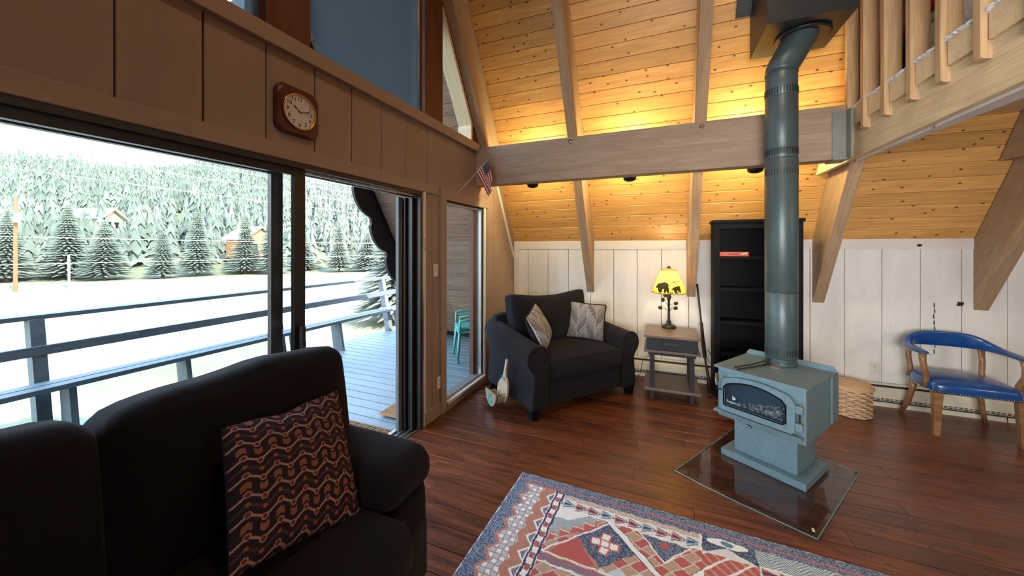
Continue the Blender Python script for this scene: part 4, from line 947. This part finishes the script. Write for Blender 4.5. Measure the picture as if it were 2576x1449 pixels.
# fire tools lying on the stove
ft = thing('fire_poker', 'dark iron poker lying across the stove top beside the pipe', 'poker', (ST[0], ST[1], .674), SA)
obj('rod', tube([(-.15, -.25, .012), (-.1, -.1, .02), (-.06, .09, .03)], .005, 8), irons, ft); obj('grip', tube([(-.072, .03, .028), (-.05, .14, .034)], [.009, .014], 10), irons, ft, smooth=True)
ft = thing('fire_rake', 'second iron stove tool lying beside the poker on the stove top', 'tool', (ST[0], ST[1], .674), SA)
obj('rod', tube([(-.125, -.27, .008), (-.05, .02, .01)], .005, 8), irons, ft); obj('grip', tube([(-.06, -.02, .012), (-.045, .05, .014)], .008, 10), irons, ft)
# pipe
sp_ = thing('stove_pipe', 'dark blue-grey stove pipe rising from the stove with an offset elbow', 'stove pipe', (.851, 3.267, .674))
PX, PY, R0 = .851, 3.267, .1025; bz = 2.86-.674; tz = 3.15-.674; ox = .128
obj('collar', lathe([(.095, 0), (.100, .004), (.100, .03), (.094, .034), (.094, .06)], 40), pipem, sp_, smooth=False)
for z0, z1, rr in ((.05, .54, R0), (.54, 1.535, R0+.0015), (1.535, 1.60, R0-.002), (1.60, 2.0, R0), (2.0, bz, R0-.002)):
    obj('pipe_section', lathe([(rr-.003, z0), (rr, z0+.004), (rr, z1-.004), (rr-.003, z1)], 44), pipem, sp_, smooth=False).data.shade_smooth()
el = []
for i in range(9): an = R(40)*i/8; el.append((0+.12*(1-math.cos(an)), 0, bz+.12*math.sin(an)))
el2 = [(ox-a, 0, tz-.0+bz-b+.0) for a, b in [(q[0], q[2]) for q in el]][::-1]
obj('elbow', tube([el[i] for i in (0, 2, 4, 6, 8)]+[tuple((np.array(el[8])*.5+np.array(el2[0])*.5))]+[el2[i] for i in (0, 2, 4, 6, 8)], R0-.001, 40), pipem, sp_, smooth=True)
for q in ((0, 0, bz-.01), (.06, 0, bz+.13), (ox, 0, tz)): obj('seam_ring', tube([(q[0]+(R0+.0008)*math.cos(a_/20*2*PI), (R0+.0008)*math.sin(a_/20*2*PI), q[2]) for a_ in range(21)], .0022, 6), pipem, sp_)
def slots(zc, h):
    bm = bmesh.new()
    for i in range(34):
        an = 2*PI*i/34; box(bm, ((R0+.0006)*math.cos(an), (R0+.0006)*math.sin(an), zc), (.003, .0055, h), Matrix.Rotation(an, 4, 'Z'))
    obj('vent_slots', bm, boxm, sp_)
for z, h in ((.10, .045), (1.435, .045), (1.585, .05), (2.035, .05)): slots(z, h)
# flue support box at the ceiling
fb = thing('flue_support_box', 'black square flue support box hanging from the pine slope', 'flue box', (.955, 3.28, 3.12))
obj('shell', bx(-.25, .25, -.26, .26, 0, 1.25, bev=.003), boxm, fb); obj('collar_ring', lathe([(.165, -.003), (.17, -.014), (.155, -.02), (.105, -.008)], 40, (.025, -.01, 0)), boxm, fb, smooth=True)
q = Vector((0, 3.54, ceil_z(3.54)))
bm = bx(-.36, .36, -.42, .5, 0, .008); o = obj('ceiling_flange', bm, boxm, fb)
o.matrix_local = Matrix.Translation((-.955, -3.28, -3.12)) @ Matrix.Translation(nin*.012) @ basis((1, 0, 0), up, (.955, 3.3, ceil_z(3.3)))
# hearth glass
hp = thing('hearth_glass', 'clear glass floor plate with sloping edges under the wood stove', 'glass plate', (ST[0], ST[1], 0))
hpts = [(.102, 2.726), (.258, 2.628), (.43, 2.535), (.60, 2.452), (.776, 2.371), (1.27, 3.181), (.632, 3.624)]
hl = [(a-ST[0], b-ST[1]) for a, b in hpts]; cxm = sum(a for a, b in hl)/7; cym = sum(b for a, b in hl)/7
bm = bmesh.new(); L0 = [bm.verts.new((a, b, .002)) for a, b in hl]; L1 = [bm.verts.new((a, b, .007)) for a, b in hl]; L2 = [bm.verts.new((cxm+(a-cxm)*.955, cym+(b-cym)*.955, .0115)) for a, b in hl]
bm.faces.new(L0[::-1]); bm.faces.new(L2)
for A_, B_ in ((L0, L1), (L1, L2)):
    for i in range(7): bm.faces.new((A_[i], A_[(i+1) % 7], B_[(i+1) % 7], B_[i]))
obj('glass_sheet', bm, pane('hearth_tint', (.86, .87, .87), .015, 1.6), hp)
bm = bmesh.new()
for i in range(7):
    a_, b_ = Vector((*hl[i], .004)), Vector((*hl[(i+1) % 7], .004)); tube([a_, b_], .003, 6, bm)
obj('polished_edge', bm, plain('glass_edge', (.12, .3, .3), .2, 0), hp)
obj('sticker', bx(-.006, .006, -.016, .016, .0115, .0125), plasticw, hp, (.776-ST[0]-.0, 2.371-ST[1]+.055, 0)).rotation_euler = (0, 0, R(-10))
# ---- splint basket
bk = thing('wicker_basket', 'round pale splint basket with lid between stove and heater', 'basket', (1.655, 4.315, 0))
RB = .15; NS = 20
obj('liner', lathe([(RB-.016, .004), (RB-.016, .25)], 32), plain('basket_inside', (.2, .12, .07), .8), bk)
def ringb(z0, z1, ph, name='splint'):
    bm = bmesh.new(); n_ = NS*4; rows = [[], []]
    for i in range(n_):
        an = 2*PI*i/n_; rr = RB+.006*math.cos(an*NS/2+ph); rows[0].append(bm.verts.new((rr*math.cos(an), rr*math.sin(an), z0))); rows[1].append(bm.verts.new((rr*math.cos(an), rr*math.sin(an), z1)))
    for i in range(n_): bm.faces.new((rows[0][i], rows[0][(i+1) % n_], rows[1][(i+1) % n_], rows[1][i]))
    o = obj(name, bm, splint, bk); sm = o.modifiers.new('t', 'SOLIDIFY'); sm.thickness = .0015; return o
zb = .004; k = 0
for w_ in [.0205]*12:
    ringb(zb, zb+w_-.0035, PI*(k % 2)); zb += w_; k += 1
for i in range(NS):
    an = 2*PI*i/NS; pts = []
    for j in range(49):
        z = .002+.25*j/48; kk = (z-.014)/.0205; rr = RB+.0005-.006*math.cos(PI*kk+PI*i); pts.append((rr, z))
    bm = bmesh.new(); rows = [[bm.verts.new((rr*math.cos(an+s*.045), rr*math.sin(an+s*.045), z)) for rr, z in pts] for s in (-1, 1)]
    for j in range(48): bm.faces.new((rows[0][j], rows[0][j+1], rows[1][j+1], rows[1][j]))
    o = obj('stake', bm, splint, bk); sm = o.modifiers.new('t', 'SOLIDIFY'); sm.thickness = .0015
lid = obj('lid', lathe([(.02, .297), (.09, .293), (.15, .28), (.165, .268), (.166, .25), (.158, .247)], 36), splint, bk, smooth=True)
for z, r_ in ((.252, .167), (.262, .168), (.272, .164), (.282, .15)): obj('rim_reed', tube([((r_+.001*math.sin(a_*3))*math.cos(a_/30*2*PI), (r_+.001*math.sin(a_*3))*math.sin(a_/30*2*PI), z+.002*math.sin(a_*1.7)) for a_ in range(31)], .004, 6), splint, lid)
for k in range(5): obj('rim_reed', tube([(-.13, -.1+.05*k, .283), (0, -.09+.045*k, .298), (.13, -.1+.05*k, .283)], .005, 6, flat=.5), splint, lid)
# ---- blue leather chair
ch = thing('captain_chair', 'blue leather captain chair with brass nails and wooden legs by the knee wall', 'chair', (2.365, 4.27, 0), R(-2.5))
so = [(-.262, -.215), (-.13, -.232), (0, -.236), (.13, -.232), (.262, -.215), (.278, -.12), (.285, 0), (.262, .12), (.215, .2), (.1, .225), (-.1, .225), (-.215, .2), (-.262, .12), (-.285, 0), (-.278, -.12)]
bm = bmesh.new(); prev = None; rings_ = []
for sc, z in ((.96, .352), (1, .356), (1.0, .395), (.985, .415), (.94, .432), (.8, .448), (.55, .458), (.25, .463)):
    rings_.append([bm.verts.new((a*sc, b*sc, z)) for a, b in so])
for A_, B_ in zip(rings_, rings_[1:]):
    for i in range(15): bm.faces.new((A_[i], A_[(i+1) % 15], B_[(i+1) % 15], B_[i]))
bm.faces.new(rings_[0][::-1]); bm.faces.new(rings_[-1]); seat = obj('seat', bm, bluel, ch, smooth=True)
sm = seat.modifiers.new('s', 'SUBSURF'); sm.levels = 1; sm.render_levels = 2
def nails(path, step, parent, r=.0042):
    bm = bmesh.new(); ps = [Vector(p_) for p_ in path]; d = 0
    for a_, b_ in zip(ps, ps[1:]):
        L = (b_-a_).length
        while d < L:
            t = bmesh.ops.create_icosphere(bm, subdivisions=1, radius=r); bmesh.ops.translate(bm, vec=a_.lerp(b_, d/L), verts=t['verts']); d += step
        d -= L
    o = obj('nail_trim', bm, nailm, parent, smooth=True); return o
nails([(a*1.0, b*1.0, .362) for a, b in so]+[(so[0][0], so[0][1], .362)], .0155, seat); nails([(-.262, -.217, .362), (-.258, -.214, .405)], .012, seat); nails([(.262, -.217, .362), (.258, -.214, .405)], .012, seat)
# horseshoe back and arms
pth = [(-.285, -.20), (-.30, -.12), (-.302, -.02), (-.29, .08), (-.255, .16), (-.2, .215), (-.1, .245), (0, .252), (.1, .245), (.2, .215), (.255, .16), (.29, .08), (.302, -.02), (.30, -.12), (.285, -.20)]
bm = bmesh.new(); rows = []; 
for i, (a, b) in enumerate(pth):
    j = min(i, 14-i); ht = (.022, .034, .036, .045, .09, .135, .14, .143)[j]; wd = (.03, .036, .036, .032, .026, .024, .024, .024)[j]
    q0, q1 = pth[max(0, i-1)], pth[min(14, i+1)]; tx, ty = q1[0]-q0[0], q1[1]-q0[1]; L = math.hypot(tx, ty); nx, ny = -ty/L, tx/L
    zb = .652; lean_ = .02*(ht > .1)
    row = []
    for u_, v_ in ((-1, .1), (-.8, 0), (.8, 0), (1, .1), (1.05, .5), (.8, .93), (0, 1), (-.8, .93), (-1.05, .5)):
        row.append(bm.verts.new((a+nx*u_*wd-nx*lean_*v_*2, b+ny*u_*wd-ny*lean_*v_*2, zb+ht*v_)))
    rows.append(row)
for A_, B_ in zip(rows, rows[1:]):
    for i in range(9): bm.faces.new((A_[i], A_[(i+1) % 9], B_[(i+1) % 9], B_[i]))
bm.faces.new(rows[0]); bm.faces.new(rows[-1][::-1]); bkr = obj('backrest', bm, bluel, ch, smooth=True); sm = bkr.modifiers.new('s', 'SUBSURF'); sm.levels = 1; sm.render_levels = 2
inn = []; outp = []
for i, (a, b) in enumerate(pth):
    q0, q1 = pth[max(0, i-1)], pth[min(14, i+1)]; tx, ty = q1[0]-q0[0], q1[1]-q0[1]; L = math.hypot(tx, ty); nx, ny = -ty/L, tx/L; j = min(i, 14-i); wd = (.03, .036, .036, .032, .026, .024, .024, .024)[j]*.92
    inn.append((a-nx*-wd, b-ny*-wd, .655)); outp.append((a+nx*-wd, b+ny*-wd, .655))
nails(inn, .0155, bkr); nails(outp, .0155, bkr)
for s in (-1, 1):
    obj('leg', prism([(s*.262, -.236), (s*.262-s*.056, -.236), (s*.262-s*.056, -.185), (s*.262, -.185)], .30, .352, 'z'), oak, ch)
    bm = bmesh.new(); T_ = [(s*.262, -.236), (s*.205, -.236), (s*.205, -.183), (s*.262, -.183)]; B_ = [(s*.258, -.228), (s*.222, -.228), (s*.222, -.192), (s*.258, -.192)]
    A1 = [bm.verts.new((a, b, .352)) for a, b in T_]; A2 = [bm.verts.new((a, b, 0)) for a, b in B_]
    for i in range(4): bm.faces.new((A1[i], A1[(i+1) % 4], A2[(i+1) % 4], A2[i]))
    bm.faces.new(A1); bm.faces.new(A2[::-1]); 
    for o in list(ch.children):
        if o.name.startswith('leg') and len(o.data.vertices) == 8 and abs(o.data.vertices[0].co.z-.30) < .001: bpy.data.objects.remove(o)
    obj('leg', bm, oak, ch)
    obj('leg', tube([(s*.2, .17, .36), (s*.215, .175, .25), (s*.235, .19, .13), (s*.275, .225, 0)], [.024, .023, .02, .017], 8), oak, ch, smooth=True)
    obj('arm_support', tube([(s*.272, -.13, .37), (s*.262, -.135, .45), (s*.285, -.155, .53), (s*.292, -.15, .6), (s*.288, -.14, .657)], [.024, .022, .022, .024, .026], 8), oak, ch, smooth=True)
    obj('back_support', tube([(s*.24, .165, .37), (s*.225, .18, .45), (s*.235, .19, .55), (s*.23, .195, .657)], [.022, .02, .02, .022], 8), oak, ch, smooth=True)
# ---- baseboard heater
ht_ = thing('baseboard_heater', 'long cream baseboard heater with grilles along the knee wall', 'heater', (-.9, 4.655, 0))
L = 5.0; obj('cover', prism([(0, .05), (0, .21), (-.03, .222), (-.055, .215), (-.055, .208), (-.03, .20), (-.06, .16), (-.065, .07), (-.05, .05)], 0, L, 'x'), heatm, ht_)
obj('top_slot', bx(0, L, -.052, -.03, .188, .206), dark, ht_)
obj('lower_housing', prism([(0, 0), (0, .05), (-.05, .05), (-.058, 0)], 0, L, 'x'), heatm, ht_)
bm = bmesh.new()
for i in range(int(L/.034)):
    for z in (.066, .079): box(bm, (i*.034+.02, -.0652, z), (.024, .002, .007))
obj('grille_slots', bm, dark, ht_)
obj('joint_line', bx(0, L, -.0605, -.05, .043, .05), dark, ht_)
for x in (.9, 2.3, 3.75, 4.3): obj('seam', bx(x, x+.003, -.0605, -.05, 0, .045), dark, ht_)
# ---- dark knot holes in the knee wall boards
def knot(x, z, w, h, y):
    rk = random.Random(int(x*1000)); pts = [(x+w*math.cos(R(a))*rk.uniform(.6, 1.1), z+h*math.sin(R(a))*rk.uniform(.6, 1.1)) for a in range(0, 360, 30)]
    o = obj('knot_hole', prism(pts, y-.0012, y+.001, 'y'), dark, wb); return o
knot(2.595, 1.02, .028, .026, YB-.0035); knot(2.31, 1.57, .022, .016, YB-.0175)
for k_ in range(9): knot(2.42+.004*math.sin(k_*2), 1.0-.055*k_, .004, .03, YB-.0035)
# ---- wall fittings
def outlet(name, label, M_, dup=True):
    t = thing(name, label, 'outlet' if dup else 'switch', (0, 0, 0)); t.matrix_world = M_
    obj('cover_plate', bx(-.035, .035, -.057, .057, 0, .005, bev=.0015), plasticw, t)
    if dup:
        for s in (-1, 1):
            obj('receptacle', lathe([(.016, .005), (.015, .0065)], 16, (0, s*.02, 0)), plasticw, t)
            bm = bx(-.006, -.004, s*.02-.002, s*.02+.006, .0062, .0072); bx(.004, .006, s*.02-.002, s*.02+.006, .0062, .0072, bm); bx(-.002, .002, s*.02-.009, s*.02-.006, .0062, .0072, bm); obj('slots', bm, dark, t)
    else: obj('toggle', bx(-.004, .004, -.008, .010, .004, .014, bev=.001), plasticw, t)
    return t
outlet('wall_outlet', 'ivory double wall outlet on the whitewashed knee wall beside the blue chair', basis((1, 0, 0), (0, 0, 1), (1.985, YB-.004, .345)))
outlet('wall_outlet', 'painted double outlet low between the sliding door and fixed window', basis((0, 1, 0), (0, 0, 1), (XW+.003, 2.80, .305)))
outlet('light_switch', 'pale light switch between the sliding door and fixed window', basis((0, 1, 0), (0, 0, 1), (XW+.003, 2.745, 1.34)), False)
# ---- wall clock
ck = thing('wall_clock', 'square red-brown wall clock with rounded corners above the sliding door', 'clock', (XW+.003, 1.395, 2.30))
def rsq(h, r, n=8):
    pts = []
    for cx_, cy_, a0 in ((h-r, h-r, 0), (-h+r, h-r, 90), (-h+r, -h+r, 180), (h-r, -h+r, 270)):
        for i in range(n+1): an = R(a0+90*i/n); pts.append((cx_+r*math.cos(an), cy_+r*math.sin(an)))
    return pts
cherry = wood('cherry_frame', (.12, .03, .02), (.075, .017, .012), rough=.3, knots=0, bump=.03, vary=.02)
bm = bmesh.new(); rr_ = []
for h, x in ((.128, 0), (.130, .006), (.130, .016), (.122, .026), (.116, .030)): rr_.append([bm.verts.new((x, a, b*1.03)) for a, b in rsq(h, .058)])
for A_, B_ in zip(rr_, rr_[1:]):
    for i in range(len(A_)): bm.faces.new((A_[i], A_[(i+1) % len(A_)], B_[(i+1) % len(B_)], B_[i]))
bm.faces.new(rr_[0][::-1]); bm.faces.new(rr_[-1]); obj('case', bm, cherry, ck)
ry = Matrix.Rotation(PI/2, 4, 'Y')
bm = lathe([(.094, .028), (.1, .036), (.094, .040), (.089, .034), (.089, .028)], 48); bmesh.ops.transform(bm, matrix=ry, verts=bm.verts[:]); obj('bezel', bm, brass, ck, smooth=True)
bm = lathe([(.092, .030), (.092, .0315)], 48); bmesh.ops.transform(bm, matrix=ry, verts=bm.verts[:]); fc = obj('dial', bm, plain('dial_cream', (.62, .58, .54), .5, 0, .03), ck)
ink = plain('ink', (.015, .012, .015), .5)
for i in range(1, 13):
    an = R(90-30*i); text('numeral', str(i), .031, ink, fc, basis((0, 1, 0), (0, 0, 1), (.0322, .071*math.cos(an), .071*math.sin(an))), .0003)
def hand(nm, ang, L, w, x, mt):
    c_, s_ = math.cos(R(ang)), math.sin(R(ang)); pts = [(-.012, -w/3), (L*.55, -w/2.5), (L*.68, -w), (L, 0), (L*.68, w), (L*.55, w/2.5), (-.012, w/3)]
    obj(nm, prism([(a*c_-b*s_, a*s_+b*c_) for a, b in pts], x, x+.0008, 'x'), mt, fc)
hand('hour_hand', 90-30*10.2, .048, .0045, .0335, ink); hand('minute_hand', 90-6*12.6, .07, .0035, .0345, ink); hand('second_hand', 90-6*15.8, .068, .0012, .0355, cherry)
# ---- flag on a stick
fg = thing('small_flag', 'small stars and stripes flag on a stick fixed to the wall by the beam end', 'flag', (-1.87, 3.09, 2.07))
b0 = Vector((-1.87, 3.09, 2.07)); tip = Vector((-1.60, 3.29, 2.455))
obj('stick', tube([(0, 0, 0), tip-b0], .003, 6), plasticw, fg); obj('tip', puffbox(tip-b0, (.012, .012, .02), .005, 3), brass, fg)
Aa = Vector((-1.6, 3.274, 2.437))-b0; Bb = Vector((-1.665, 3.10, 2.30))-b0; Bb = (Aa-(tip-b0).normalized()*.19)
n1, n2 = 90, 130; U, V = np.meshgrid(np.linspace(0, 1, n2), np.linspace(0, 1, n1))  # U along fly, V down the hoist from A to B
An = np.array(Aa); Bn = np.array(Bb); fly_a = np.array([.02, .05, -.20]); fly_b = np.array([.06, .185, -.215])
base = An*(1-V[..., None])+Bn*V[..., None]; 
P = base+(fly_a*(1-V[..., None])+fly_b*V[..., None])*U[..., None]; P[..., 0] += .012*np.sin(V*9+U*2)*U; 
col = np.where((np.floor(V*13).astype(int) % 2 == 0)[..., None], np.array([.45, .02, .04]), np.array([.75, .72, .72])); can = (V < 7/13) & (U < .42); col = np.where(can[..., None], np.array([.02, .03, .09]), col)
su = (U/.42*11) ; sv = (V/(7/13)*9); iu = np.floor(su); iv = np.floor(sv); star = can & (((iu+iv) % 2) == 0) & (np.hypot(su-iu-.5, (sv-iv-.5)*1.0) < .33); col = np.where(star[..., None], np.array([.8, .8, .8]), col)
colgrid('flag_cloth', P, col, attr('flag_fabric', .8, 0, 100, trans=.3), fg)
# ---- uplights on the back of the beam
for i, (x, e) in enumerate(((-1.286, 17), (-.269, 21), (.785, 25))):
    t = thing('beam_light', ('black round light behind the beam at its window end', 'black round light behind the middle of the beam', 'black round light behind the beam by the stove pipe')[i], 'light', (x, 3.735, 2.205), 0, 'lights on the back of the beam')
    obj('housing', lathe([(.03, 0), (.055, .012), (.062, .03), (.062, .12), (.058, .12), (.058, .035)], 24, cap=False), blackwood, t, smooth=True); obj('cap', lathe([(.001, 0), (.03, 0)], 24, cap=False), blackwood, t)
    obj('bracket', bx(-.02, .02, -.070, -.05, .03, .09), blackwood, t)
    obj('lamp', lathe([(.045, .10), (.05, .13), (.03, .15), (.002, .155)], 20), glow('uplight_lens', (1, .78, .4), 22), t, smooth=True)
    ld = bpy.data.lights.new('beam_light_glow', 'POINT'); ld.energy = e*1.35; ld.color = (1, .84, .40); ld.shadow_soft_size = .05; lo = bpy.data.objects.new('beam_light_glow', ld); C.objects.link(lo); lo.location = (x, 3.76, 2.42)
# ---- rug
def rugcol(X, Y):
    a, b = X, Y; g = np.random.default_rng(8); N_ = g.random(a.shape); shp = a.shape
    navy = np.array([.045, .06, .105]); nav2 = np.array([.20, .25, .30]); cream = np.array([.62, .63, .58]); red = np.array([.36, .095, .085]); rust = np.array([.36, .17, .12]); tan = np.array([.36, .25, .17]); grey = np.array([.36, .42, .44]); tealc = np.array([.10, .19, .25])
    col = np.where((N_ < .5)[..., None], navy, nav2)*np.ones(shp+(1,))
    def put(m_, c_):
        nonlocal col
        col = np.where(m_[..., None], c_, col)
    def line(x0, y0, x1, y1, w):
        dx, dy = x1-x0, y1-y0; L = math.hypot(dx, dy); t = ((a-x0)*dx+(b-y0)*dy)/L/L; t = np.clip(t, 0, 1); return np.hypot(a-x0-t*dx, b-y0-t*dy) < w
    def tri_(p0, p1, p2):
        def s(p_, q): return (q[0]-p_[0])*(b-p_[1])-(q[1]-p_[1])*(a-p_[0])
        s0, s1, s2 = s(p0, p1), s(p1, p2), s(p2, p0); return ((s0 > 0) & (s1 > 0) & (s2 > 0))|((s0 < 0) & (s1 < 0) & (s2 < 0))
    # left zigzag column
    zig = np.abs(((b-.05)/.11) % 1-.5)*2; lft = .062+.04*zig; rgt = .272
    blk = (a > lft) & (a < rgt) & (b > .085)
    put(blk, rust*(.8+.4*N_[..., None])); inner = (a > lft+.02) & (a < .205-.028*zig) & (b > .1)
    ca = (a+b*.0)/.0315; cb = b/.0315; iq = np.floor(ca)+np.floor(cb); fa = ca-np.floor(ca)-.5; fb_ = cb-np.floor(cb)-.5; 
    put(inner, grey); put(inner & (np.maximum(abs(fa), abs(fb_)) > .43), rust); put(inner & (iq % 2 == 0) & (np.maximum(abs(fa), abs(fb_)) < .34), cream)
    tt = (b % .11)/.11; put((a > .225) & (a < .272) & (b > .1) & (np.abs(tt-.5)*2 < (a-.225)/.047), cream); put((a > .24) & (a < .268) & (b > .1) & (np.abs(tt-.5)*3 < (a-.24)/.028), tealc); put((a > .25) & (a < .266) & (b > .1) & (np.abs(tt-.5)*6 < (a-.25)/.016), red)
    # checker stripe
    s_ = (a > .272) & (a < .331) & (b > .095); put(s_, cream); put(s_ & ((np.abs(a-.280) < .006)|(np.abs(a-.323) < .006)), navy); put(s_ & (a > .288) & (a < .315), np.where(((b/.036) % 2 < 1)[..., None], red, cream))
    def field(a0, a1, mir):
        nonlocal a, col
        A0 = a; a = (a if not mir else (a0+a1-a))
        F = (A0 > a0) & (A0 < a1)
        put(F & (b > .105) & (b < .14), np.where((N_ < .6)[..., None], tan*1.1, cream*.8)); put(F & (b >= .14) & (b < .222), cream*.9)
        ph = ((A0-.345)/.0735); ip = np.floor(ph); fp = ph-ip; hb_ = np.abs(b-.178)
        put(F & (hb_ < .032*(1-fp)*1.0+.004) & (fp < .95), navy); put(F & (hb_ < .027*(1-fp)) & (fp < .86), cream); put(F & (hb_ < .022*(1-fp)) & (fp < .75), np.where((ip % 3 == 0)[..., None], tealc*1.6, red*1.2)); put(F & (hb_ < .010*(1-fp)) & (fp < .6) & (fp > .1), navy)
        put(F & (b >= .212), red*(.85+.3*N_[..., None]))
        F2 = F & (b >= .212)
        # rows of red and tan triangles
        q = (a*1.0+b)/.075; w = (b-a*.6)/.075; put(F2 & ((np.floor(q)+np.floor(w)) % 2 == 0), tan); put(F2 & ((np.floor(q*1)+np.floor(w)) % 4 == 1) & (a > .5) & (b > .42), grey*1.15)
        put(F2 & (((q % 1) < .08)|((w % 1) < .06)), cream*.8)
        # stepped corner
        put(F2 & (a < .56) & (b < .30+(.56-a)*.75), red*1.1); st_ = np.floor((a-.33)/.055); stb = .43-.05*st_
        put(F2 & (a < .56) & (b < stb), tan); put(F2 & (a < .56) & (b < stb-.022), grey*.8); put(F2 & (a < .56) & (np.abs(b-stb) < .003), cream); put(F2 & (a < .5) & (b < .36-.8*(a-.33)) & (b < .30), cream)
        # big diamond and rust triangle
        dm = (np.abs(a-.621)/.15+np.abs(b-.38)/.15) < 1; put(F2 & tri_((.335, .546), (.621, .23), (.62, .56)), rust*1.05); put(F2 & tri_((.37, .54), (.48, .38), (.60, .54)), red); put(F2 & dm, np.where((N_ < .7)[..., None], navy, nav2))
        for dx_, dy_ in ((0, 0), (.045, 0), (-.045, 0), (0, .045), (0, -.045)):
            m_ = np.maximum(abs(a-.621-dx_), abs(b-.378-dy_)); put(F2 & (m_ < .027), red*1.2); put(F2 & (m_ < .019), cream)
        put(F2 & line(.621, .23, .335, .546, .005), cream*1.1)
        put(F2 & line(.621, .215, .945, .52, .019), navy); put(F2 & line(.621, .215, .945, .52, .015), cream); put(F2 & line(1.182, .215, .945, .52, .019), navy); put(F2 & line(1.182, .215, .945, .52, .015), cream)
        put(F2 & tri_((.775, .222), (1.03, .222), (.905, .38)), cream); put(F2 & tri_((.79, .228), (1.016, .228), (.905, .366)), np.where((N_ < .6)[..., None], navy, nav2)); put(F2 & (np.hypot(a-.9, (b-.262)) < .022), red)
        put(F2 & (np.abs(b-.55-0*a) < .004), cream); put(F2 & (b > .56) & (b < .60), np.where((((b-.56)/.01) % 2 < 1)[..., None], red, tealc)); put(F2 & (np.abs(b-.61) < .005), cream)
        put(F & ((np.abs(b-.143) < .0035)|(np.abs(b-.215) < .0045)), cream*1.15)
        a = A0
    field(.331, 1.075, False); 
    F = (a >= 1.075) & (a < 1.32) & (b > .095) & (b < .215); put(F, np.where((N_ < .75)[..., None], navy*.9, nav2)); put(F & (((a-1.195)/.095)**2+((b-.122)/.026)**2 < 1), cream); put(F & (((a-1.195)/.03)**2+((b-.122)/.017)**2 < 1), tealc); put((a > 1.07) & (a < 1.08) & (b > .1) & (b < .22), cream)
    put(F & tri_((1.08, .215), (1.2, .15), (1.32, .215)), cream*.85)
    F = (a >= 1.32) & (a < 2.2) & (b > .095); ch_ = ((b+np.abs(((a/.11) % 1)-.5)*.09)/.016) % 1; put(F & (b < .2), np.where((ch_ < .5)[..., None], tealc, cream*.75)); put(F & (b >= .2), cream*.85)
    ph = (a-1.33)/.0735; fp = ph-np.floor(ph); hb_ = np.abs(b-.232); put(F & (b >= .2) & (hb_ < .027*(1-fp)), red*1.1); put(F & (hb_ < .01*(1-fp)), navy); put(F & (b > .265), red); put(F & (b > .265) & (((a+b)/.09) % 1 < .35), tan); put(F & (b > .265) & (((a-b)/.12) % 1 < .12), cream); put(F & ((np.abs(b-.2) < .004)|(np.abs(b-.265) < .004)), cream)
    sec = (a >= 1.075) & (a < 2.2) & (b > .215) & (a < 1.32); put(sec, red); put(sec & (((a-b)/.06) % 1 < .3), tan); put(sec & (((a+b)/.1) % 1 < .15), cream)
    put((np.abs(b-.062) < .0045) & (a > .02), np.array([.42, .12, .13]))
    put((a < .006)|(b < .004), cream*.9)
    return col
rw, rh = 2.4, 1.62; nu, nv = 700, 475; X, Y = np.meshgrid(np.linspace(0, rw, nu), np.linspace(0, rh, nv)); g = np.random.default_rng(9)
Xw = X+.0025*np.sin(Y*60+X*9)+.001*np.sin(Y*150); Yw = Y+.0025*np.sin(X*55)+.001*np.sin(X*140)
Zr = .009+g.random(X.shape)*.0022; Zr[0] = Zr[-1] = 0; Zr[:, 0] = Zr[:, -1] = 0
rg_t = thing('area_rug', 'southwestern patterned area rug in navy, rust and cream on the plank floor', 'rug', (-.866, 2.305, .001), R(-2.2))
colgrid('pile', np.stack([X, -Y, Zr], -1), np.clip(rugcol(Xw, Yw)*1.45, 0, .92), attr('rug_wool', .95, .5, 420), rg_t, smooth=False)
